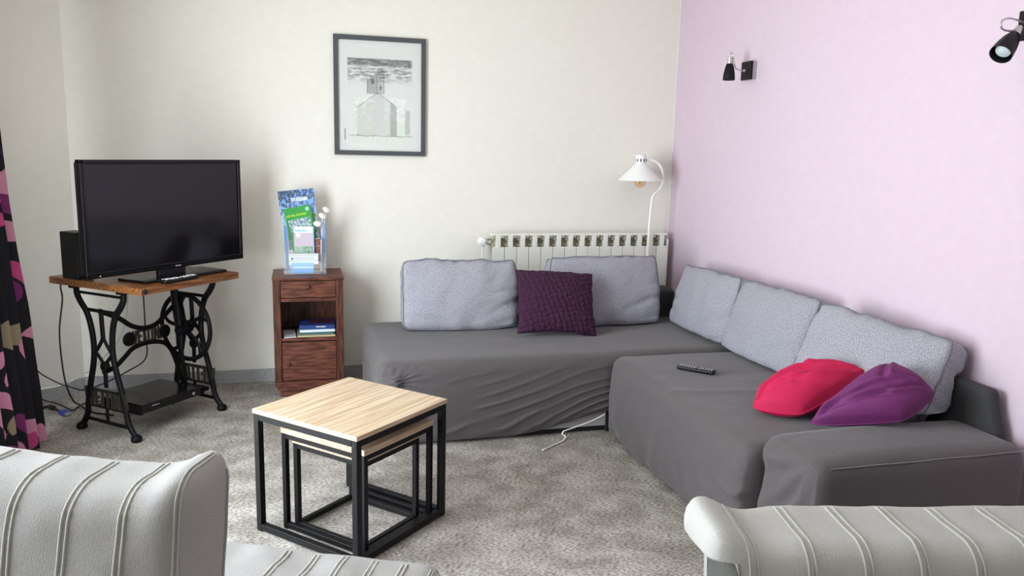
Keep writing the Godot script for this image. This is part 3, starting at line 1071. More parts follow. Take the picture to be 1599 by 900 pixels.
func cord(mb: MB, x: float, h: Vector3, r: float, disp: Callable, rad: float) -> void:
	var pts := PackedVector3Array()
	for k in 30:
		var pd := rb(Vector3(x, lerpf(-h.y * 0.95, h.y - r, k / 29.0), h.z), h, r)
		pts.append((disp.call(pd[0], pd[1]) as Vector3) + (pd[1] as Vector3) * rad * 0.3)
	for k in range(1, 6):
		var a := k / 6.0 * PI / 2
		var pd := rb(Vector3(x, h.y - r + r * sin(a), h.z - r + r * cos(a)), h, r)
		pts.append((disp.call(pd[0], pd[1]) as Vector3) + (pd[1] as Vector3) * rad * 0.3)
	for k in 14:
		var pd := rb(Vector3(x, h.y, lerpf(h.z - r, -(h.z - r), k / 13.0)), h, r)
		pts.append((disp.call(pd[0], pd[1]) as Vector3) + (pd[1] as Vector3) * rad * 0.3)
	for k in 8:
		var pd := rb(Vector3(x, lerpf(h.y - r, -h.y * 0.5, k / 7.0), -h.z), h, r)
		pts.append((disp.call(pd[0], pd[1]) as Vector3) + (pd[1] as Vector3) * rad * 0.3)
	mb.tube(pts, rad, 6)


# ------------------------------------------------------------------ nest of tables
func nest_table(label: String, at: Vector3, sx: float, sz: float, h: float, b: float, over: float, four: bool, th: float) -> void:
	var t := thing("nesting_table", label, "side table", at, -0.8137, "nest of three tables with oak tops and black metal frames")
	var mb := MB.new()
	mb.box(Vector3(0, h - th / 2, 0), Vector3(sx + over, th, sz + over), 0.0015)
	obj("tabletop", mb, M.oak, t)
	var fx := sx / 2 - b / 2
	var fz := sz / 2 - b / 2
	for q in [Vector2(-1, -1), Vector2(1, -1), Vector2(1, 1), Vector2(-1, 1)]:
		mb = MB.new()
		mb.box(Vector3(q.x * fx, (h - th) / 2 + 0.002, q.y * fz), Vector3(b, h - th - 0.004, b), 0.002)
		obj("leg", mb, M.black_metal, t)
		mb = MB.new()
		mb.box(Vector3(q.x * fx, 0.002, q.y * fz), Vector3(b * 0.9, 0.004, b * 0.9), 0.001)
		obj("foot_pad", mb, M.rubber, t)
	for lv in [h - th - b / 2, b / 2 + 0.006]:
		var low: bool = lv < 0.1
		for s in [-1.0, 1.0]:
			mb = MB.new()
			mb.box(Vector3(0, lv, s * fz), Vector3(sx - 2 * b, b, b), 0.002)
			obj("rail", mb, M.black_metal, t)
			if s > 0 or not low or four:
				mb = MB.new()
				mb.box(Vector3(s * fx, lv, 0), Vector3(b, b, sz - 2 * b), 0.002)
				obj("rail", mb, M.black_metal, t)
	mb = MB.new()
	mb.disc(Vector3(fx, h - 0.04, sz / 2 - 0.0005), 0.004, Vector3(0, 0, 1), 0.002, 8)
	obj("screw", mb, M.rubber, t)

func nest_tables() -> void:
	nest_table("largest pale oak-topped nesting table with square black metal frame", Vector3(-2.2687, 0, 2.0146), 0.510, 0.510, 0.483, 0.025, 0.005, false, 0.017)
	nest_table("middle-sized pale oak-topped nesting table tucked under the largest one", Vector3(-2.2466, 0, 2.0205), 0.412, 0.395, 0.406, 0.020, 0.004, false, 0.022)
	nest_table("smallest pale oak-topped nesting table, innermost under the two larger ones", Vector3(-2.2536, 0, 2.0306), 0.352, 0.318, 0.360, 0.020, 0.004, true, 0.017)


# ------------------------------------------------------------------ treadle table
const SEW := Vector3(-3.205, 0, 0.602)
const SEW_YAW := 0.863

func iron(mb: MB, pts: Array, ra: float, rb_: float, hint := Vector3.RIGHT, per := 6) -> void:
	mb.tube(MBu.smooth(pts, per), ra, 8, rb_, hint)

func sewing_table() -> void:
	var t := thing("sewing_table", "old cast-iron treadle sewing machine stand with a wooden top, carrying the television", "table", SEW, SEW_YAW)
	var mb := MB.new()
	mb.box(Vector3(0, 0.758, 0), Vector3(0.613, 0.034, 0.646), 0.003)
	obj("tabletop", mb, M.sewtop, t)
	mb = MB.new()
	mb.disc(Vector3(-0.285, 0.757, 0.3235), 0.0125, Vector3(0, 0, 1), 0.004, 16)
	obj("edge_plug", mb, M.rubber, t)
	for sx in [-1.0, 1.0]:
		var x: float = sx * 0.2755
		mb = MB.new()
		for sz in [-1.0, 1.0]:
			iron(mb, [Vector3(x, 0.741, sz * 0.166), Vector3(x, 0.70, sz * 0.164), Vector3(x, 0.66, sz * 0.140), Vector3(x, 0.61, sz * 0.100), Vector3(x, 0.53, sz * 0.074), Vector3(x, 0.43, sz * 0.066), Vector3(x, 0.34, sz * 0.082), Vector3(x, 0.24, sz * 0.112), Vector3(x, 0.16, sz * 0.132), Vector3(x, 0.09, sz * 0.146), Vector3(x, 0.045, sz * 0.172), Vector3(x, 0.022, sz * 0.194)], 0.013, 0.017)
			mb.lathe([Vector2(0.0001, 0.0), Vector2(0.022, 0.0), Vector2(0.027, 0.010), Vector2(0.024, 0.024), Vector2(0.012, 0.034), Vector2(0.0001, 0.036)], 14, Transform3D(Basis(), Vector3(x, 0, sz * 0.197)))
			mb.box(Vector3(x, 0.735, sz * 0.168), Vector3(0.05, 0.012, 0.05), 0.003)
		iron(mb, [Vector3(x, 0.71, -0.16), Vector3(x, 0.71, 0.16)], 0.006, 0.007)
		iron(mb, [Vector3(x, 0.628, -0.105), Vector3(x, 0.628, 0.105)], 0.008, 0.009)
		iron(mb, [Vector3(x, 0.066, -0.145), Vector3(x, 0.062, 0.145)], 0.008, 0.009)
		iron(mb, [Vector3(x, 0.140, 0.0), Vector3(x, 0.064, 0.0)], 0.007, 0.010)
		obj("side_frame", mb, M.iron, t)
		# central bar that opens into a pointed loop
		mb = MB.new()
		iron(mb, [Vector3(x, 0.625, 0.0), Vector3(x, 0.56, 0.002), Vector3(x, 0.495, 0.004)], 0.009, 0.014)
		for sz in [-1.0, 1.0]:
			iron(mb, [Vector3(x, 0.505, 0.004), Vector3(x, 0.475, 0.004 + sz * 0.014), Vector3(x, 0.435, 0.004 + sz * 0.045), Vector3(x, 0.42, 0.004 + sz * 0.060), Vector3(x, 0.405, 0.004 + sz * 0.045), Vector3(x, 0.37, 0.004 + sz * 0.012), Vector3(x, 0.35, 0.005)], 0.007, 0.010)
		iron(mb, [Vector3(x, 0.365, 0.005), Vector3(x, 0.32, 0.005), Vector3(x, 0.245, 0.004)], 0.008, 0.013)
		mb.disc(Vector3(x - 0.012, 0.352, 0.006), 0.026, Vector3(1, 0, 0), 0.024, 14)
		obj("ornament", mb, M.iron, t)
		# name panel: two rails and openwork letters between them
		mb = MB.new()
		iron(mb, [Vector3(x, 0.226, -0.117), Vector3(x, 0.226, 0.117)], 0.006, 0.006)
		iron(mb, [Vector3(x, 0.138, -0.132), Vector3(x, 0.138, 0.132)], 0.006, 0.006)
		var pnl := obj("name_panel", mb, M.iron, t)
		var bs := Basis(Vector3(0, 0, -sx), Vector3.UP, Vector3(sx, 0, 0))
		if sx < 0:
			bs = Basis(Vector3(0, 0, 1), Vector3.UP, Vector3(-1, 0, 0))
		text("lettering", "WETTINA", 0.100, 0.010, M.iron_letter, pnl, Transform3D(bs, Vector3(x, 0.182, 0)), 0.52)
	# brace between the side frames with its own name plate
	mb = MB.new()
	var zz := -0.02
	iron(mb, [Vector3(-0.27, 0.627, zz), Vector3(-0.165, 0.572, zz), Vector3(-0.095, 0.520, zz), Vector3(-0.02, 0.493, zz), Vector3(0.055, 0.500, zz), Vector3(0.118, 0.540, zz), Vector3(0.20, 0.595, zz), Vector3(0.27, 0.627, zz)], 0.008, 0.013, Vector3(0, 0, 1))
	iron(mb, [Vector3(-0.27, 0.315, zz), Vector3(-0.20, 0.33, zz), Vector3(-0.145, 0.365, zz), Vector3(-0.09, 0.402, zz), Vector3(-0.01, 0.413, zz), Vector3(0.07, 0.402, zz), Vector3(0.12, 0.375, zz), Vector3(0.16, 0.31, zz), Vector3(0.20, 0.18, zz), Vector3(0.215, 0.14, zz)], 0.008, 0.013, Vector3(0, 0, 1))
	for q in [Vector3(-0.112, 0.452, zz), Vector3(0.108, 0.452, zz)]:
		mb.disc(q - Vector3(0, 0, 0.006), 0.036, Vector3(0, 0, 1), 0.012, 16)
	mb.disc(Vector3(-0.02, 0.49, zz - 0.006), 0.014, Vector3(0, 0, 1), 0.012, 12)
	var br := obj("brace", mb, M.iron, t)
	text("lettering", "WETTINA", 0.074, 0.010, M.iron_letter, br, Transform3D(Basis(), Vector3(0, 0.452, zz)), 0.50)
	# flywheel and crank inside the right frame
	mb = MB.new()
	var wc := Vector3(0.205, 0.462, 0.028)
	var ring := PackedVector3Array()
	for k in 40:
		var a := k * TAU / 40
		ring.append(wc + Vector3(0, sin(a) * 0.178, cos(a) * 0.178))
	mb.tube(ring, 0.011, 8, 0.013, Vector3.RIGHT, true)
	for k in 5:
		var a := k * TAU / 5 + 0.3
		var pa := []
		for j in 5:
			var f := j / 4.0
			var ar := a + 0.25 * sin(f * PI)
			pa.append(wc + Vector3(0, sin(ar), cos(ar)) * lerpf(0.02, 0.172, f))
		iron(mb, pa, 0.006, 0.011)
	mb.disc(wc - Vector3(0.03, 0, 0), 0.034, Vector3(1, 0, 0), 0.06, 18)
	mb.disc(wc - Vector3(0.05, 0, 0), 0.016, Vector3(1, 0, 0), 0.11, 14)
	obj("flywheel", mb, M.iron, t)
	mb = MB.new()
	iron(mb, [Vector3(0.16, 0.72, 0.01), Vector3(0.165, 0.63, 0.0), Vector3(0.17, 0.55, 0.005), wc - Vector3(0.045, 0, 0), Vector3(0.17, 0.36, 0.02)], 0.012, 0.026, Vector3.RIGHT)
	iron(mb, [Vector3(0.15, 0.46, 0.06), Vector3(0.14, 0.38, 0.065), Vector3(0.16, 0.26, 0.05), Vector3(0.19, 0.13, 0.03)], 0.008, 0.010, Vector3.RIGHT)
	iron(mb, [Vector3(0.10, 0.735, -0.03), Vector3(0.12, 0.70, -0.03), Vector3(0.16, 0.685, -0.01), Vector3(0.20, 0.70, 0.03), Vector3(0.20, 0.735, 0.05)], 0.010, 0.010)
	mb.disc(Vector3(0.12, 0.46, 0.06), 0.024, Vector3(1, 0, 0), 0.07, 14)
	obj("crank", mb, M.iron, t)
	# treadle plate on its cross rod
	mb = MB.new()
	for k in 9:
		mb.box(Vector3(0, 0.112, lerpf(-0.13, 0.13, k / 8.0)), Vector3(0.40, 0.010, 0.012), 0.002)
	for sx in [-1.0, 0.0, 1.0]:
		mb.box(Vector3(sx * 0.195, 0.110, 0), Vector3(0.016, 0.016, 0.29), 0.002)
	iron(mb, [Vector3(-0.275, 0.095, 0), Vector3(0.275, 0.095, 0)], 0.009, 0.009)
	mb.box(Vector3(0.235, 0.115, 0.02), Vector3(0.06, 0.02, 0.20), 0.004)
	obj("treadle", mb, M.iron, t)

	var d := thing("disc_player", "flat black glossy disc player lying on the treadle of the iron stand", "player", SEW + Vector3.UP * 0.118, SEW_YAW)
	mb = MB.new()
	mb.box(Vector3(-0.035, 0.024, 0.03), Vector3(0.37, 0.046, 0.30), 0.004)
	obj("casing", mb, M.black_gloss, d)
	mb = MB.new()
	mb.box(Vector3(-0.14, 0.030, 0.1805), Vector3(0.045, 0.004, 0.002), 0.0005)
	obj("badge", mb, M.silver, d)
	mb = MB.new()
	mb.box(Vector3(-0.02, 0.034, 0.1805), Vector3(0.15, 0.010, 0.0016), 0.0005)
	obj("disc_slot", mb, M.black, d)
	mb = MB.new()
	mb.disc(Vector3(0.10, 0.022, 0.180), 0.008, Vector3(0, 0, 1), 0.003, 14)
	obj("button", mb, M.silver, d)


func on_table(x: float, y: float, z: float) -> Vector3:
	return SEW + Vector3(0, y, 0) + Basis(Vector3.UP, SEW_YAW) * Vector3(x, 0, z)

func television() -> void:
	var t := thing("television", "wide black flat-screen television standing switched off on the treadle table", "television", Vector3(-3.08, 0.775, 0.668), 0.816)
	var w := 0.928
	var h := 0.543
	var y0 := 0.040
	var mb := MB.new()
	frame_rect(mb, Vector3(-w / 2, y0, 0), Vector3.RIGHT, w, h, 0.020, 0.036)
	mb.box(Vector3(0, y0 + 0.022, 0.001), Vector3(w - 0.01, 0.012, 0.037), 0.003)
	obj("bezel", mb, M.black_gloss, t)
	mb = MB.new()
	mb.box(Vector3(0, y0 + h / 2 + 0.002, 0.006), Vector3(w - 0.036, h - 0.038, 0.008), 0.001)
	obj("screen", mb, M.screen, t)
	mb = MB.new()
	mb.box(Vector3(0, y0 + h / 2, -0.030), Vector3(w - 0.02, h - 0.02, 0.030), 0.008)
	mb.box(Vector3(0, y0 + h * 0.40, -0.058), Vector3(w * 0.6, h * 0.55, 0.04), 0.012)
	obj("back_cover", mb, M.black, t)
	mb = MB.new()
	mb.box(Vector3(0, 0.034, 0.0), Vector3(0.16, 0.05, 0.03), 0.006)
	obj("stand_neck", mb, M.black, t)
	mb = MB.new()
	mb.box(Vector3(0.0, 0.007, 0.025), Vector3(0.50, 0.014, 0.20), 0.006)
	obj("stand_base", mb, M.black_gloss, t)
	mb = MB.new()
	mb.box(Vector3(0.03, y0 + 0.011, 0.0195), Vector3(0.032, 0.006, 0.002), 0.0005)
	obj("maker_badge", mb, M.silver, t)
	mb = MB.new()
	mb.disc(Vector3(-0.40, y0 + 0.010, 0.018), 0.003, Vector3(0, 0, 1), 0.002, 8)
	obj("standby_light", mb, mat(c8(220, 190, 180), 0.4), t)


# ------------------------------------------------------------------ curtain
func curtain() -> void:
	var t := thing("curtain", "black full-length curtain printed with pink and mauve petals at the side window", "curtain", Vector3(-3.74, 0, 1.2))
	# flat printed petals on black cloth
	var im := Image.create(320, 1024, false, Image.FORMAT_RGB8)
	im.fill(c8(14, 12, 20))
	var rng := RandomNumberGenerator.new()
	rng.seed = 77
	var tones := [c8(206, 136, 166), c8(214, 150, 176), c8(150, 52, 120), c8(196, 70, 128), c8(34, 36, 66), c8(150, 134, 110), c8(206, 136, 166), c8(120, 40, 104)]
	for row in 21:
		for col in 5:
			var cx := col * 64 + (row % 2) * 32 + rng.randi_range(-12, 12)
			var cy := row * 50 + rng.randi_range(-12, 12)
			var tone: Color = tones[rng.randi() % tones.size()]
			var rx := rng.randf_range(24, 34)
			var ry := rng.randf_range(26, 38)
			var ang := rng.randf_range(-1.1, 1.1)
			var flip := 1.0 if rng.randf() < 0.6 else -1.0
			if rng.randf() < 0.34:
				continue
			for y in range(-40, 41):
				for x in range(-40, 41):
					var lx := (x * cos(ang) + y * sin(ang)) / rx
					var ly := (y * cos(ang) - x * sin(ang)) / ry * flip
					# a petal: round below, cut straight above
					if lx * lx + ly * ly < 1.0 and ly > -0.12:
						im.set_pixel(posmod(cx + x, 320), clampi(cy + y, 0, 1023), tone)
	var m := mat(Color.WHITE, 0.9)
	m.albedo_texture = ImageTexture.create_from_image(im)
	m.uv1_scale = Vector3(1.6, 1, 1)
	var mb := MB.new()
	for off in [0.0, 0.006]:
		mb.grid(func(u: float, v: float) -> Vector3:
			var y := lerpf(2.32, 0.015, v)
			var zf := lerpf(1.04, 0.86, pow(v, 2.2)) - 0.03 * sin(v * 9.0) * v
			var z := lerpf(zf, 1.62, u)
			var a := u * 7.0 * TAU + 0.6 * sin(v * 3.0)
			var am := 0.030 + 0.012 * v
			return Vector3(-3.735 + off + am * sin(a) + 0.05 * v * (1.0 - u) + 0.02 * N(u * 3.0, v * 2.0), y, z + 0.012 * cos(a)), 150, 60)
	obj("cloth", mb, m, t, true)
	mb = MB.new()
	mb.tube(PackedVector3Array([Vector3(-3.735, 2.36, 0.80), Vector3(-3.735, 2.36, 2.75)]), 0.014, 12)
	for z in [0.8, 2.75]:
		mb.tube(PackedVector3Array([Vector3(-3.735, 2.36, z), Vector3(LEFT if z > 1.0 else -3.93, 2.36, z)]), 0.010, 8)
	obj("pole", mb, M.black_metal, t, true)


# ------------------------------------------------------------------ bedside cabinet
func cabinet() -> void:
	var x0 := -2.598
	var x1 := -2.207
	var z0 := 0.03
	var z1 := 0.362
	var xc := (x0 + x1) / 2
	var zc := (z0 + z1) / 2
	var t := thing("bedside_cabinet", "narrow dark reddish wooden bedside cabinet with drawer, open shelf and door against the cream wall", "cabinet", Vector3(xc, 0, zc))
	var mb := MB.new()
	mb.box(Vector3(xc, 0.696, zc + 0.002), Vector3(x1 - x0 + 0.006, 0.018, z1 - z0 + 0.008), 0.003)
	obj("top", mb, M.walnut_flat, t, true)
	for x in [x0 + 0.012, x1 - 0.012]:
		mb = MB.new()
		mb.box(Vector3(x, 0.376, zc - 0.01), Vector3(0.018, 0.622, z1 - z0 - 0.03), 0.002)
		obj("side_panel", mb, M.walnut, t, true)
	for x in [x0 + 0.0205, x1 - 0.0215]:
		mb = MB.new()
		mb.box(Vector3(x, 0.376, z1 - 0.017), Vector3(0.041, 0.622, 0.034), 0.003)
		obj("stile", mb, M.walnut, t, true)
	mb = MB.new()
	mb.box(Vector3(xc, 0.376, z0 + 0.006), Vector3(x1 - x0 - 0.03, 0.62, 0.010), 0.001)
	obj("back_panel", mb, M.walnut, t, true)
	for y in [0.572, 0.341, 0.086]:
		mb = MB.new()
		mb.box(Vector3(xc, y, zc + (0.0 if y > 0.5 else 0.002)), Vector3(x1 - x0 - 0.07, 0.020, z1 - z0 - 0.02), 0.002)
		obj("shelf_board", mb, M.walnut_flat, t, true)
	mb = MB.new()
	mb.box(Vector3(xc, 0.6345, z1 - 0.012), Vector3(0.304, 0.097, 0.020), 0.003)
	mb.box(Vector3(xc, 0.632, zc - 0.01), Vector3(0.29, 0.08, z1 - z0 - 0.06), 0.002)
	var dr := obj("drawer", mb, M.walnut_flat, t, true)
	mb = MB.new()
	var kx := Transform3D(MBu.look(Vector3(0, 0, 1)), Vector3(xc, 0.650, z1 - 0.002))
	var kp := [Vector2(0.0001, 0), Vector2(0.006, 0), Vector2(0.005, 0.008), Vector2(0.010, 0.012), Vector2(0.011, 0.018), Vector2(0.007, 0.023), Vector2(0.0001, 0.024)]
	mb.lathe(kp, 14, kx)
	obj("knob", mb, M.walnut, dr, true)
	mb = MB.new()
	mb.box(Vector3(xc, 0.2135, z1 - 0.013), Vector3(0.304, 0.225, 0.020), 0.004)
	var dd := obj("door", mb, M.walnut_flat, t, true)
	mb = MB.new()
	mb.lathe(kp, 14, Transform3D(MBu.look(Vector3(0, 0, 1)), Vector3(-2.52, 0.200, z1 - 0.003)))
	obj("knob", mb, M.walnut, dd, true)
	mb = MB.new()
	mb.box(Vector3(xc, 0.078, z1 - 0.010), Vector3(x1 - x0 - 0.01, 0.026, 0.030), 0.004)
	obj("base_rail", mb, M.walnut_flat, t, true)
	mb = MB.new()
	mb.box(Vector3(xc, 0.054, zc + 0.004), Vector3(x1 - x0 - 0.024, 0.028, z1 - z0 - 0.006), 0.006)
	mb.box(Vector3(xc, 0.021, zc - 0.004), Vector3(x1 - x0 - 0.056, 0.042, z1 - z0 - 0.03), 0.004)
	obj("plinth", mb, M.walnut_flat, t, true)

	# what lies on its open shelf
	var sh := 0.3515
	book("booklet", "thin cream-coloured booklet at the bottom of the pile on the cabinet's open shelf", "booklet", Vector3(-2.362, sh, 0.245), 0.0, Vector3(0.214, 0.008, 0.20), c8(206, 190, 150), c8(222, 214, 190))
	book("book", "dark green slim book between the cream booklet and the white book on the cabinet shelf", "book", Vector3(-2.362, sh + 0.0085, 0.235), -0.01, Vector3(0.200, 0.012, 0.17), c8(66, 98, 104), c8(180, 200, 190))
	book("book", "white-edged book lying under the blue one on the cabinet shelf", "book", Vector3(-2.356, sh + 0.021, 0.235), 0.01, Vector3(0.200, 0.016, 0.165), c8(214, 226, 240), c8(232, 238, 246))
	var bk := book("book", "dark blue book on top of the pile on the cabinet's open shelf", "book", Vector3(-2.356, sh + 0.0375, 0.230), 0.0, Vector3(0.200, 0.026, 0.16), c8(30, 58, 120), c8(210, 214, 222))
	mb = MB.new()
	mb.box(Vector3(0.02, 0.0268, -0.01), Vector3(0.13, 0.0008, 0.10), 0.0003)
	obj("cover_print", mb, mat(c8(70, 30, 40), 0.5), bk)
	text("spine_title", "GRANDS", 0.008, 0.0008, M.paper, bk, Transform3D(Basis(), Vector3(0.02, 0.014, 0.0805)), 1.3)
	var lf := book("leaflet", "pale grey leaflet at the left end of the cabinet's open shelf", "leaflet", Vector3(-2.513, sh, 0.255), 0.05, Vector3(0.066, 0.006, 0.19), c8(196, 196, 200), c8(214, 214, 216))
	text("print", "VISITE", 0.012, 0.0006, M.black, lf, Transform3D(Basis(Vector3.RIGHT, -PI / 2), Vector3(0.005, 0.0064, 0.02)), 0.7)

func book(called: String, label: String, cat: String, at: Vector3, turn: float, size: Vector3, cover: Color, pages: Color) -> Node3D:
	var t := thing(called, label, cat, at, turn)
	var mb := MB.new()
	var k := minf(0.0022, size.y * 0.2)
	mb.box(Vector3(0, k / 2, 0), Vector3(size.x, k, size.z), 0.0005)
	mb.box(Vector3(0, size.y - k / 2, 0), Vector3(size.x, k, size.z), 0.0005)
	mb.box(Vector3(0, size.y / 2, size.z / 2 - k / 2), Vector3(size.x, size.y, k), 0.0005)
	obj("cover", mb, mat(cover, 0.45), t)
	mb = MB.new()
	mb.box(Vector3(0, size.y / 2, -0.001), Vector3(size.x - 0.006, size.y - 2 * k, size.z - 0.004), 0.0005)
	obj("pages", mb, mat(pages, 0.8), t)
	return t


# ------------------------------------------------------------------ radiator
func radiator() -> void:
	var t := thing("radiator", "cream cast-aluminium sectional radiator on the wall behind the sofa", "radiator", Vector3(-0.667, 0, 0.09))
	var n := 15
	var x0 := -1.272
	var pitch := 0.0805
	var zf := 0.135
	for k in n:
		var xc := x0 + pitch * (k + 0.5)
		var mb := MB.new()
		mb.box(Vector3(xc, 0.485, zf - 0.006), Vector3(pitch - 0.003, 0.71, 0.012), 0.003)
		mb.box(Vector3(xc, 0.876, zf - 0.010), Vector3(0.030, 0.076, 0.020), 0.004)
		mb.box(Vector3(xc, 0.916, zf - 0.035), Vector3(pitch - 0.001, 0.012, 0.07), 0.004)
		mb.box(Vector3(xc, 0.485, 0.075), Vector3(0.026, 0.78, 0.10), 0.006)
		var s := obj("section", mb, M.rad, t, true)
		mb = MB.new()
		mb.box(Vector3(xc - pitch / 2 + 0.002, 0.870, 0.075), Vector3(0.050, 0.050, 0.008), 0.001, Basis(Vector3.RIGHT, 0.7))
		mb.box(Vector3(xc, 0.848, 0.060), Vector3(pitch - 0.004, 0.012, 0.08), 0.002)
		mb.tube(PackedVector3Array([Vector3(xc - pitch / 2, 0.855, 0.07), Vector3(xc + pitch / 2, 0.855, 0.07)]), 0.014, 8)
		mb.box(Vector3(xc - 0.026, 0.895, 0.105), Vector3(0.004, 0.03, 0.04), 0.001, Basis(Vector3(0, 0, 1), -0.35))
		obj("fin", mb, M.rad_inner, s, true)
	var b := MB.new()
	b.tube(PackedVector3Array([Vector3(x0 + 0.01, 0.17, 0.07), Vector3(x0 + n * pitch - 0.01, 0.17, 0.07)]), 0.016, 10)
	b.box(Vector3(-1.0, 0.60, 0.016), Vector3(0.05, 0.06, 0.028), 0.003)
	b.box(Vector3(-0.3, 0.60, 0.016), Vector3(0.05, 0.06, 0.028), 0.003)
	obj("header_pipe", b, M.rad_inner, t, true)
	b = MB.new()
	b.box(Vector3(x0 + n * pitch + 0.003, 0.485, 0.078), Vector3(0.006, 0.80, 0.11), 0.002)
	b.disc(Vector3(x0 + n * pitch - 0.004, 0.900, 0.1355), 0.004, Vector3(0, 0, 1), 0.001, 8)
	obj("end_plate", b, M.rad, t, true)
	b = MB.new()
	b.tube(PackedVector3Array([Vector3(-1.272, 0.868, 0.075), Vector3(-1.318, 0.868, 0.080)]), 0.014, 12)
	b.lathe([Vector2(0.0001, 0), Vector2(0.022, 0), Vector2(0.029, 0.008), Vector2(0.028, 0.036), Vector2(0.024, 0.044), Vector2(0.0001, 0.046)], 18, Transform3D(MBu.look(Vector3(-0.25, 0, 1)), Vector3(-1.328, 0.872, 0.075)))
	b.tube(MBu.smooth([Vector3(-1.318, 0.868, 0.075), Vector3(-1.318, 0.80, 0.07), Vector3(-1.318, 0.4, 0.055), Vector3(-1.318, 0.0, 0.05)], 6), 0.008, 10)
	obj("valve", b, M.lamp_white, t, true)


# ------------------------------------------------------------------ picture
func picture() -> void:
	var x0 := -2.230
	var y0 := 1.394
	var w := 0.548
	var h := 0.699
	var t := thing("framed_picture", "grey-framed charcoal drawing of a ruined tower behind glass on the cream wall", "picture", Vector3(x0 + w / 2, y0 + h / 2, 0.0))
	var mb := MB.new()
	for e in [[Vector3(0, h / 2 - 0.0135, 0.011), Vector3(w, 0.027, 0.022)], [Vector3(0, -h / 2 + 0.0135, 0.011), Vector3(w, 0.027, 0.022)], [Vector3(-w / 2 + 0.0135, 0, 0.011), Vector3(0.027, h - 0.054, 0.022)], [Vector3(w / 2 - 0.0135, 0, 0.011), Vector3(0.027, h - 0.054, 0.022)]]:
		mb.box(e[0], e[1], 0.002)
	obj("frame", mb, M.frame, t)
	# the drawing: dark band of sky, clouds, a broken tower on a steep gable, ground line
	var W := 320
	var H := 416
	var im := Image.create(W, H, false, Image.FORMAT_RGB8)
	var f := FastNoiseLite.new()
	f.seed = 8
	f.frequency = 0.03
	f.fractal_octaves = 4
	for y in H:
		for x in W:
			var u := float(x) / W
			var v := float(y) / H
			var g := 0.87 + 0.012 * f.get_noise_2d(x * 3.0, y * 3.0)
			var n1 := f.get_noise_2d(x * 0.8, y * 2.6)
			var n2 := f.get_noise_2d(x * 5.0, y * 5.0)
			var inx := smoothstep(0.10, 0.13, u) * smoothstep(0.90, 0.86, u)
			if v > 0.155 and v < 0.66:
				var band := smoothstep(0.155, 0.165, v) * smoothstep(0.235, 0.215, v)
				g -= inx * band * (0.42 + 0.35 * n1 + 0.2 * n2)
				var cloud := smoothstep(0.22, 0.25, v) * smoothstep(0.40, 0.30, v)
				g -= inx * cloud * maxf(0.0, 0.16 + 0.5 * n1 + 0.15 * n2)
			# broken tower: three ragged steps, hatched shade on the left, dark openings
			var tx := (u - 0.445) / 0.105
			var top := 0.345 if tx < -0.62 else (0.315 if tx < -0.15 else (0.300 if tx < 0.2 else 0.272))
			top += 0.014 * f.get_noise_2d(x * 6.0, 3.0)
			if absf(tx) < 1.0 and v > top and v < 0.475:
				g -= 0.10 + 0.34 * maxf(0.0, n2 + 0.1)
				g -= 0.20 if v - top < 0.007 or absf(absf(tx) - 0.97) < 0.035 or absf(tx - 0.16) < 0.03 else 0.0
				g -= 0.16 if tx < 0.15 and fmod(x + y * 0.8, 7.0) < 3.0 else 0.0
				if Vector2((tx + 0.35) / 0.22, (v - 0.365) / 0.022).length() < 1.0 or Vector2((tx - 0.55) / 0.14, (v - 0.42) / 0.02).length() < 1.0:
					g -= 0.30
			# gable and walls
			var gl := 0.46 + absf(u - 0.47) * 0.55
			if v > gl and v < 0.86 and u > 0.22 and u < 0.70:
				g -= 0.05 + 0.10 * maxf(0.0, n2) + (0.30 if v - gl < 0.006 else 0.0) + (0.16 if u > 0.62 else 0.0)
			if u > 0.80 and u < 0.86 and v > 0.62 and v < 0.84:
				g -= 0.12 + 0.2 * maxf(0.0, n2)
			if absf(v - 0.86 - 0.01 * n1) < 0.006 and u > 0.12 and u < 0.9:
				g -= 0.25 * maxf(0.0, 0.6 + n2)
			if absf(u - 0.075) < 0.008 and v > 0.80 and v < 0.90:
				g -= 0.3
			im.set_pixel(x, y, Color(g, g, g * 0.99))
	var m := mat(Color.WHITE, 0.8)
	m.albedo_texture = ImageTexture.create_from_image(im)
	var iw := w - 0.052
	var ih := h - 0.052
	mb = MB.new()
	mb.box(Vector3(0, 0, 0.004), Vector3(iw, ih, 0.006), 0.0005)
	obj("backing_board", mb, M.paper, t)
	mb = MB.new()
	mb.grid(func(u: float, v: float) -> Vector3: return Vector3((u - 0.5) * iw, (0.5 - v) * ih, 0.0078), 1, 1)
	obj("drawing", mb, m, t)
	mb = MB.new()
	mb.box(Vector3(0, 0, 0.0125), Vector3(iw, ih, 0.003), 0.0005)
	obj("glazing", mb, M.glass, t)


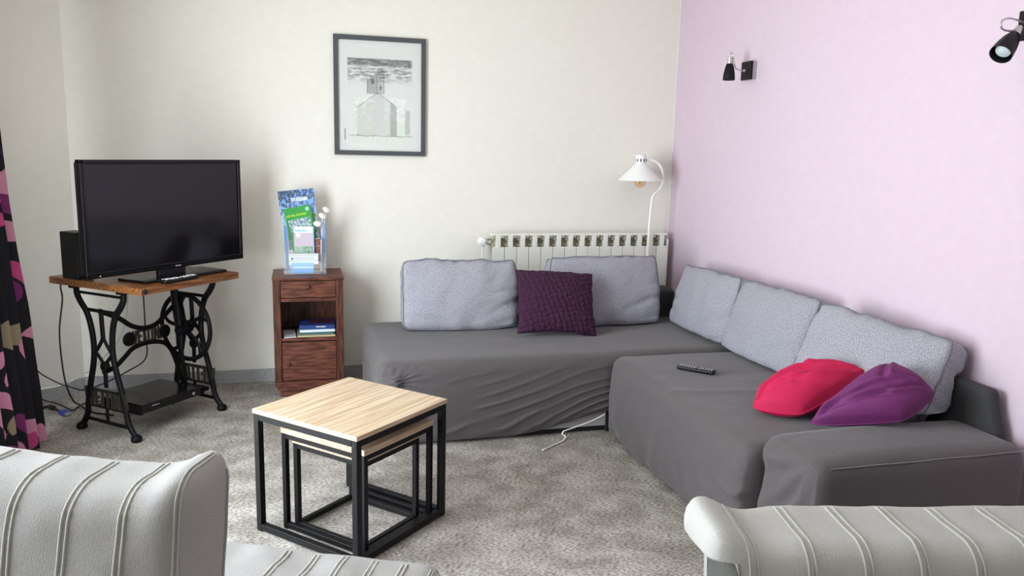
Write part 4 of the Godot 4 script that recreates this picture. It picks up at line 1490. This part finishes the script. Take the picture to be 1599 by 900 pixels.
# ------------------------------------------------------------------ lamps
func floor_lamp() -> void:
	var z := 0.17
	var t := thing("floor_lamp", "white floor lamp with hooked pole and cone shade in the corner behind the sofa", "lamp", Vector3(-0.22, 0, z))
	var mb := MB.new()
	mb.lathe([Vector2(0.0001, 0), Vector2(0.115, 0), Vector2(0.118, 0.006), Vector2(0.112, 0.016), Vector2(0.02, 0.022), Vector2(0.0001, 0.022)], 32, Transform3D(Basis(), Vector3(-0.222, 0, z)))
	obj("base", mb, M.lamp_white, t, true)
	mb = MB.new()
	var pts := MBu.smooth([Vector3(-0.224, 0.015, z), Vector3(-0.224, 0.6, z), Vector3(-0.222, 0.94, z), Vector3(-0.217, 1.07, z), Vector3(-0.213, 1.14, z), Vector3(-0.207, 1.170, z), Vector3(-0.190, 1.190, z), Vector3(-0.164, 1.215, z), Vector3(-0.146, 1.25, z), Vector3(-0.142, 1.29, z), Vector3(-0.151, 1.335, z), Vector3(-0.172, 1.372, z), Vector3(-0.204, 1.396, z), Vector3(-0.240, 1.404, z), Vector3(-0.285, 1.404, z)], 6)
	mb.tube(pts, 0.0085, 12)
	obj("pole", mb, M.lamp_white, t, true)
	var cx := -0.306
	mb = MB.new()
	var outer := [Vector2(0.034, 1.382), Vector2(0.040, 1.372), Vector2(0.136, 1.278), Vector2(0.139, 1.272)]
	mb.lathe(outer, 40, Transform3D(Basis(), Vector3(cx, 0, z)), false)
	mb.lathe([Vector2(0.139, 1.272), Vector2(0.136, 1.273), Vector2(0.038, 1.369), Vector2(0.032, 1.380)], 40, Transform3D(Basis(), Vector3(cx, 0, z)), false)
	var sh := obj("shade", mb, M.lamp_white, t, true)
	mb = MB.new()
	mb.lathe([Vector2(0.0001, 1.376), Vector2(0.034, 1.376), Vector2(0.034, 1.428), Vector2(0.028, 1.438), Vector2(0.0001, 1.438)], 28, Transform3D(Basis(), Vector3(cx, 0, z)))
	obj("cap", mb, M.lamp_white, sh, true)
	mb = MB.new()
	for k in 10:
		var a := k * TAU / 10 + 0.1
		var rd := Vector3(cos(a), 0, sin(a))
		mb.box(Vector3(cx, 1.401, z) + rd * 0.0338, Vector3(0.007, 0.020, 0.002), 0.0008, Basis(Vector3(-rd.z, 0, rd.x), Vector3.UP, rd))
	obj("vent_slot", mb, M.frame, sh, true)
	mb = MB.new()
	mb.lathe([Vector2(0.0001, 1.222), Vector2(0.018, 1.226), Vector2(0.033, 1.240), Vector2(0.040, 1.262), Vector2(0.036, 1.285), Vector2(0.022, 1.305), Vector2(0.014, 1.325), Vector2(0.0001, 1.326)], 28, Transform3D(Basis(), Vector3(cx, 0, z)))
	var bulb := obj("glass_globe", mb, M.amber, t, true)
	mb = MB.new()
	var coil := PackedVector3Array()
	for k in 60:
		var a := k * 0.55
		coil.append(Vector3(cx + 0.010 * cos(a), 1.245 + k * 0.0008, z + 0.010 * sin(a)))
	mb.tube(coil, 0.0015, 5)
	obj("filament", mb, mat(c8(196, 140, 60), 0.4), bulb, true)
	mb = MB.new()
	mb.lathe([Vector2(0.0001, 1.318), Vector2(0.016, 1.318), Vector2(0.017, 1.375), Vector2(0.0001, 1.375)], 18, Transform3D(Basis(), Vector3(cx, 0, z)))
	obj("socket", mb, M.silver, t, true)


func wall_lamp(label: String, zc: float, top: Vector3, tip: Vector3, r_tip: float, hook: Array) -> void:
	var yc := 1.911
	var t := thing("wall_lamp", label, "lamp", Vector3(0, yc, zc), 0.0, "black adjustable spotlights on the pink wall")
	var mb := MB.new()
	mb.box(Vector3(-0.013, yc, zc), Vector3(0.026, 0.094, 0.092), 0.003)
	obj("mount_box", mb, M.silver, t, true)
	mb = MB.new()
	mb.box(Vector3(-0.033, yc, zc), Vector3(0.014, 0.100, 0.100), 0.003)
	obj("back_plate", mb, M.black_metal, t, true)
	mb = MB.new()
	mb.disc(Vector3(-0.039, yc, zc), 0.009, Vector3(-1, 0, 0), 0.014, 14)
	mb.tube(MBu.smooth(hook, 8), 0.0034, 8)
	obj("arm", mb, M.chrome, t, true)
	var ax := (tip - top).normalized()
	var ln := (tip - top).length()
	var xf := Transform3D(MBu.look(ax), top)
	mb = MB.new()
	mb.lathe([Vector2(0.0001, -0.036), Vector2(0.013, -0.036), Vector2(0.0145, -0.034), Vector2(0.0150, 0.002), Vector2(0.0001, 0.004)], 18, xf)
	obj("socket", mb, M.chrome, t, true)
	mb = MB.new()
	mb.lathe([Vector2(0.012, 0.0), Vector2(0.017, 0.001), Vector2(0.0215, ln * 0.12), Vector2(r_tip * 0.78, ln * 0.32), Vector2(r_tip * 0.91, ln * 0.58), Vector2(r_tip * 0.98, ln * 0.82), Vector2(r_tip, ln)], 28, xf, false)
	mb.lathe([Vector2(r_tip, ln), Vector2(r_tip - 0.002, ln), Vector2(r_tip * 0.92, ln * 0.8), Vector2(r_tip * 0.84, ln * 0.55), Vector2(r_tip * 0.70, ln * 0.3), Vector2(0.0001, ln * 0.2)], 28, xf, false)
	var sh := obj("shade", mb, M.black_metal, t, true)
	mb = MB.new()
	mb.lathe([Vector2(0.0001, ln * 0.72), Vector2(0.023, ln * 0.72), Vector2(0.025, ln * 0.78), Vector2(0.024, ln * 0.84), Vector2(0.0001, ln * 0.86)], 22, xf)
	obj("reflector_bulb", mb, mat(c8(206, 218, 220), 0.35), sh, true)

func wall_lamps() -> void:
	var t1 := Vector3(-0.135, 1.945, 0.905)
	wall_lamp("small black cone spotlight on the pink wall nearer the corner, pointing straight down", 0.916, t1, Vector3(-0.137, 1.857, 0.908), 0.033,
		[Vector3(-0.045, 1.911, 0.916), Vector3(-0.075, 1.912, 0.914), Vector3(-0.100, 1.922, 0.912), Vector3(-0.113, 1.955, 0.909), Vector3(-0.120, 1.992, 0.907), Vector3(-0.130, 2.003, 0.906), Vector3(-0.137, 1.995, 0.905), Vector3(-0.136, 1.975, 0.905)])
	wall_lamp("black cone spotlight nearer the camera on the pink wall, tilted towards the room", 2.706, Vector3(-0.105, 1.872, 2.712), Vector3(-0.178, 1.802, 2.735), 0.036,
		[Vector3(-0.045, 1.911, 2.706), Vector3(-0.09, 1.918, 2.712), Vector3(-0.15, 1.922, 2.722), Vector3(-0.185, 1.908, 2.73), Vector3(-0.180, 1.886, 2.73), Vector3(-0.14, 1.882, 2.72), Vector3(-0.10, 1.888, 2.712)])


# ------------------------------------------------------------------ leaflets on the cabinet
func card(called: String, label: String, at: Vector3, size: Vector2, tilt: float, lean: float, m: Material, edge := Color(0.9, 0.9, 0.9)) -> Node3D:
	# a leaflet with its printed front; origin at its lower edge
	var t := thing(called, label, "leaflet", at)
	t.transform = Transform3D(Basis(Vector3.RIGHT, -lean) * Basis(Vector3(0, 0, 1), tilt), at)
	var mb := MB.new()
	mb.box(Vector3(0, size.y / 2, -0.001), Vector3(size.x, size.y, 0.002), 0.0004)
	obj("paper", mb, mat(edge, 0.6), t)
	mb = MB.new()
	mb.grid(func(u: float, v: float) -> Vector3: return Vector3((u - 0.5) * size.x * 0.995, size.y * (1.0 - v) * 0.997 + 0.0005, 0.0006), 1, 1)
	obj("printed_front", mb, m, t)
	return t

func print_tex(w: int, h: int, fn: Callable) -> StandardMaterial3D:
	var im := Image.create(w, h, false, Image.FORMAT_RGB8)
	for y in h:
		for x in w:
			im.set_pixel(x, y, fn.call((x + 0.5) / w, (y + 0.5) / h))
	var m := mat(Color.WHITE, 0.5)
	m.albedo_texture = ImageTexture.create_from_image(im)
	return m

func brochures() -> void:
	var y0 := 0.7055
	var f := FastNoiseLite.new()
	f.seed = 3
	f.frequency = 1.0
	f.fractal_octaves = 4
	# the clear box
	var t := thing("leaflet_holder", "clear acrylic leaflet holder standing on the wooden bedside cabinet", "holder", Vector3(-2.416, y0, 0.20))
	var mb := MB.new()
	mb.box(Vector3(0, 0.003, 0), Vector3(0.236, 0.005, 0.150), 0.001)
	obj("base", mb, M.acrylic, t)
	for e in [[Vector3(-0.117, 0.16, 0), Vector3(0.003, 0.31, 0.150)], [Vector3(0.117, 0.16, 0), Vector3(0.003, 0.31, 0.150)], [Vector3(0, 0.17, -0.074), Vector3(0.232, 0.33, 0.003)], [Vector3(0, 0.065, 0.074), Vector3(0.232, 0.12, 0.003)], [Vector3(0, 0.10, 0.003), Vector3(0.230, 0.19, 0.003)]]:
		mb = MB.new()
		mb.box(e[0], e[1], 0.001)
		obj("acrylic_wall", mb, M.acrylic, t)
	# big one at the back: trees over a blue sky
	var m := print_tex(160, 224, func(u: float, v: float) -> Color:
		var n := f.get_noise_2d(u * 9.0, v * 9.0)
		var leaf := smoothstep(0.0, 0.16, n + 0.38 - v * 1.1 - u * 0.18)
		var c := Color(0.42, 0.62, 0.90).lerp(Color(0.82, 0.90, 0.97), clampf(v * 1.4 + n * 0.4, 0, 1))
		c = c.lerp(Color(0.16, 0.24, 0.28).lerp(Color(0.5, 0.52, 0.7), clampf(n * 2.0, 0, 1)), leaf)
		if u > 0.78 and v > 0.42 and v < 0.75:
			c = c.lerp(Color(0.52, 0.66, 0.42), smoothstep(-0.2, 0.2, n + 0.1))
		if v > 0.13 and v < 0.19 and u > 0.34 and u < 0.80 and fmod(u * 23.0, 1.0) < 0.7:
			c = Color(0.92, 0.95, 1.0)
		return c)
	card("leaflet", "large leaflet with blue sky and tree branches, rearmost in the clear holder", Vector3(-2.424, y0 + 0.14, 0.160), Vector2(0.205, 0.345), 0.11, 0.06, m)
	# green one with a title band and a round badge
	m = print_tex(128, 200, func(u: float, v: float) -> Color:
		var n := f.get_noise_2d(u * 8.0 + 20.0, v * 11.0)
		var c := Color(0.20, 0.60, 0.24)
		if u > 0.08 and u < 0.92 and v > 0.27 and v < 0.86:
			c = Color(0.42, 0.50, 0.54).lerp(Color(0.78, 0.86, 0.88), clampf(0.5 + n * 1.4, 0, 1))
			if v > 0.55:
				c = c.lerp(Color(0.36, 0.5, 0.3), clampf(0.4 + n, 0, 1))
		if Vector2((u - 0.88) * 1.0, (v - 0.08) * 1.56).length() < 0.07:
			c = Color(0.70, 0.95, 0.78)
		return c)
	var g := card("leaflet", "green leaflet with yellow title and round pale badge in the clear holder", Vector3(-2.408, y0 + 0.135, 0.190), Vector2(0.150, 0.255), 0.20, 0.04, m, c8(60, 150, 70))
	text("title", "CARTHEL NOMADE", 0.0135, 0.0006, mat(c8(190, 230, 60), 0.5), g, Transform3D(Basis(), Vector3(-0.012, 0.209, 0.0012)), 0.76)
	# pale leaflet with a lilac panel and a heart
	m = print_tex(112, 200, func(u: float, v: float) -> Color:
		var n := f.get_noise_2d(u * 7.0 + 50.0, v * 9.0)
		var c := Color(0.93, 0.95, 0.96)
		if v < 0.18:
			if v > 0.09 and v < 0.15 and u > 0.05 and u < 0.65:
				c = Color(0.66, 0.80, 0.90)
		elif v < 0.58:
			c = Color(0.80, 0.74, 0.79)
			var hx := (u - 0.20) * 9.0
			var hy := (0.275 - v) * 16.0
			var q := hx * hx + hy * hy - 1.0
			if q * q * q - hx * hx * hy * hy * hy < 0.0:
				c = Color(0.97, 0.96, 0.98)
		elif v < 0.80:
			c = Color(0.66, 0.74, 0.70).lerp(Color(0.40, 0.56, 0.38), clampf(0.5 + n * 1.5, 0, 1) * (0.9 if u > 0.45 else 0.3))
		else:
			c = Color(0.62, 0.80, 0.94)
		if u > 0.94:
			c = Color(0.55, 0.72, 0.92)
		return c)
	card("leaflet", "pale leaflet with lilac panel and white heart, in the middle of the clear holder", Vector3(-2.419, y0 + 0.075, 0.229), Vector2(0.112, 0.200), 0.0, 0.04, m)
	# brown one to its right
	m = print_tex(64, 128, func(u: float, v: float) -> Color:
		var n := f.get_noise_2d(u * 6.0 + 90.0, v * 12.0)
		return Color(0.36, 0.20, 0.18).lerp(Color(0.66, 0.48, 0.44), clampf(0.4 + n * 1.3, 0, 1)) if fmod(v * 3.0, 1.0) > 0.06 else Color(0.85, 0.75, 0.55))
	card("leaflet", "narrow brown and red leaflet to the right of the lilac one in the holder", Vector3(-2.345, y0 + 0.07, 0.212), Vector2(0.045, 0.135), 0.0, 0.03, m)
	# blue folder standing upright by the left wall
	card("leaflet", "plain blue leaflet upright at the left side of the clear holder", Vector3(-2.512, y0 + 0.01, 0.200), Vector2(0.018, 0.27), 0.05, 0.03, mat(c8(120, 160, 214), 0.5))
	card("leaflet", "blue leaflet upright at the right side of the clear holder, below the white discs", Vector3(-2.318, y0 + 0.01, 0.178), Vector2(0.026, 0.30), -0.04, 0.03, mat(c8(120, 164, 226), 0.5))
	# small ones in the front pocket
	m = print_tex(128, 96, func(u: float, v: float) -> Color:
		var c := Color(0.94, 0.95, 0.96)
		if v > 0.12 and v < 0.17 and u < 0.95 or v > 0.62 and v < 0.66:
			c = Color(0.55, 0.58, 0.60)
		if absf(v - 0.40) < 0.12 and fmod(v * 24.0, 1.0) < 0.4 and u > 0.2 and u < 0.85 and fmod(u * 31.0, 1.0) < 0.8:
			c = Color(0.66, 0.70, 0.74)
		if u > 0.08 and u < 0.16 and v > 0.34 and v < 0.52:
			c = Color(0.35, 0.40, 0.42)
		return c)
	card("leaflet", "white printed card lying across the front pocket of the clear holder", Vector3(-2.424, y0 + 0.058, 0.262), Vector2(0.165, 0.062), 0.02, 0.02, m)
	m = print_tex(96, 64, func(u: float, v: float) -> Color:
		var c := Color(0.42, 0.66, 0.90).lerp(Color(0.66, 0.84, 0.96), 1.0 - v)
		if absf(v - 0.45) < 0.05 and u > 0.1:
			c = Color(0.92, 0.96, 1.0)
		return c)
	card("leaflet", "light blue card lowest in the front pocket of the clear holder", Vector3(-2.432, y0 + 0.008, 0.266), Vector2(0.125, 0.062), 0.0, 0.02, m)
	# pens with round white heads
	var pens := [[Vector3(-2.290, y0 + 0.372, 0.212), "uppermost of the three white-headed pens standing in the leaflet holder", Vector3(0.30, 1, 0.25)], [Vector3(-2.312, y0 + 0.338, 0.232), "white-headed pen below the topmost one in the leaflet holder", Vector3(0.22, 1, 0.3)], [Vector3(-2.342, y0 + 0.294, 0.246), "lowest of the three white-headed pens, leaning left in the leaflet holder", Vector3(-0.10, 1, 0.35)]]
	for e in pens:
		var top: Vector3 = e[0]
		var pn := thing("pen", e[1], "pen", top, 0.0, "white-headed pens in the leaflet holder")
		mb = MB.new()
		mb.lathe([Vector2(0.0001, -0.007), Vector2(0.020, -0.006), Vector2(0.024, 0.0), Vector2(0.018, 0.006), Vector2(0.0001, 0.009)], 20, Transform3D(MBu.look((e[2] as Vector3).normalized() + Vector3(0.2, -0.1, 0.35)), top))
		obj("head", mb, M.lamp_white, pn, true)
		mb = MB.new()
		mb.tube(PackedVector3Array([top - Vector3(0, 0.004, 0.004), Vector3(-2.322, y0 + 0.20, 0.228), Vector3(-2.326, y0 + 0.012, 0.224)]), 0.0035, 8)
		obj("shaft", mb, M.cable_white if top.y > y0 + 0.33 else mat(c8(70, 70, 120), 0.4), pn, true)


# ------------------------------------------------------------------ remotes, speaker, cables
func remote(called: String, label: String, at: Vector3, turn: float, l: float, pale: Material, rows: int) -> void:
	var t := thing(called, label, "remote control", at, turn)
	var mb := MB.new()
	mb.soft(Vector3(l, 0.018, 0.044), 0.007, Vector3i(6, 1, 3), func(p: Vector3, d: Vector3) -> Vector3: return Vector3(p.x, p.y + 0.009 + 0.002 * pow(p.x / (l / 2), 2.0), p.z))
	obj("body", mb, M.black, t)
	for i in rows:
		for j in 3:
			if i == rows / 2 and j != 1:
				continue
			mb = MB.new()
			var x := lerpf(-l * 0.42, l * 0.42, float(i) / (rows - 1))
			mb.box(Vector3(x, 0.0195 + 0.002 * pow(x / (l / 2), 2.0), (j - 1) * 0.012), Vector3(0.006, 0.003, 0.008), 0.001)
			obj("button", mb, pale if (i * 3 + j) % 4 != 1 else M.silver, t)

func small_things() -> void:
	remote("remote_control", "slim black remote control lying on the grey sofa seat", Vector3(-0.655, 0.439, 1.700), -0.82, 0.18, M.silver, 12)
	var at := on_table(-0.065, 0.775, 0.3005)
	remote("remote_control", "black remote with pale buttons at the front edge of the treadle table, below the screen", at, SEW_YAW + 0.02, 0.21, M.paper, 12)
	var s := thing("speaker", "small upright black speaker behind the left edge of the television", "speaker", on_table(-0.262, 0.775, -0.165), SEW_YAW)
	var mb := MB.new()
	mb.box(Vector3(0, 0.115, 0), Vector3(0.085, 0.23, 0.115), 0.004)
	obj("cabinet_box", mb, M.black, s)
	mb = MB.new()
	mb.box(Vector3(0, 0.118, 0.059), Vector3(0.076, 0.205, 0.006), 0.002)
	obj("grille", mb, M.rubber, s)
	var pl := [
		["cable", "black power cable hanging from the rear left of the treadle table to the floor", [Vector3(-3.515, 0.84, 0.50), Vector3(-3.60, 0.785, 0.44), Vector3(-3.652, 0.70, 0.42), Vector3(-3.650, 0.62, 0.42), Vector3(-3.674, 0.459, 0.42), Vector3(-3.675, 0.303, 0.42), Vector3(-3.663, 0.161, 0.42), Vector3(-3.65, 0.05, 0.36), Vector3(-3.625, 0.018, 0.34), Vector3(-3.547, 0.006, 0.44), Vector3(-3.42, 0.006, 0.52)], 0.0045, M.rubber],
		["cable", "thin black cable looping from behind the curtain up through the treadle stand", [Vector3(-3.875, 0.30, 0.50), Vector3(-3.813, 0.277, 0.45), Vector3(-3.761, 0.225, 0.45), Vector3(-3.685, 0.173, 0.45), Vector3(-3.652, 0.16, 0.45), Vector3(-3.605, 0.139, 0.45), Vector3(-3.569, 0.134, 0.45), Vector3(-3.48, 0.16, 0.45), Vector3(-3.351, 0.225, 0.45), Vector3(-3.262, 0.291, 0.43), Vector3(-3.27, 0.42, 0.36), Vector3(-3.275, 0.60, 0.33), Vector3(-3.275, 0.735, 0.33)], 0.0035, M.rubber],
		["cable", "black cable lying across the floor between curtain and treadle stand", [Vector3(-3.88, 0.22, 0.52), Vector3(-3.84, 0.14, 0.46), Vector3(-3.79, 0.06, 0.36), Vector3(-3.74, 0.008, 0.28), Vector3(-3.651, 0.006, 0.392), Vector3(-3.634, 0.006, 0.345), Vector3(-3.618, 0.006, 0.285), Vector3(-3.565, 0.006, 0.250), Vector3(-3.45, 0.006, 0.30)], 0.0035, M.rubber],
		["cable", "white cable stretched along the wall behind the treadle stand", [Vector3(-3.84, 0.137, 0.43), Vector3(-3.755, 0.139, 0.40), Vector3(-3.708, 0.147, 0.40), Vector3(-3.665, 0.159, 0.40), Vector3(-3.62, 0.182, 0.40), Vector3(-3.578, 0.208, 0.40), Vector3(-3.516, 0.247, 0.38), Vector3(-3.40, 0.40, 0.30), Vector3(-3.36, 0.60, 0.30), Vector3(-3.35, 0.735, 0.33)], 0.003, M.cable_white],
	]
	for e in pl:
		var o := MB.new()
		o.tube(MBu.smooth(e[2], 8), e[3], 8)
		tag(obj(e[0], o, e[4]), e[1], "cable", "")
	var vg := thing("video_cable", "black monitor cable ending in a blue plug on the floor by the curtain", "cable", Vector3(-3.75, 0, 0.35))
	mb = MB.new()
	mb.tube(MBu.smooth([Vector3(-3.90, 0.20, 0.60), Vector3(-3.87, 0.10, 0.50), Vector3(-3.82, 0.014, 0.36), Vector3(-3.796, 0.008, 0.312), Vector3(-3.754, 0.010, 0.352), Vector3(-3.705, 0.012, 0.415)], 8), 0.006, 10)
	obj("cord", mb, M.rubber, vg, true)
	mb = MB.new()
	mb.tube(PackedVector3Array([Vector3(-3.775, 0.013, 0.332), Vector3(-3.745, 0.014, 0.366)]), 0.013, 12)
	obj("ferrite_core", mb, M.rubber, vg, true)
	mb = MB.new()
	mb.box(Vector3(-3.672, 0.015, 0.455), Vector3(0.058, 0.022, 0.036), 0.005, Basis(Vector3.UP, -0.9))
	obj("plug", mb, mat(c8(36, 56, 150), 0.45), vg, true)
	mb = MB.new()
	mb.box(Vector3(-3.648, 0.015, 0.485), Vector3(0.016, 0.014, 0.026), 0.002, Basis(Vector3.UP, -0.9))
	obj("plug_shell", mb, M.chrome, vg, true)
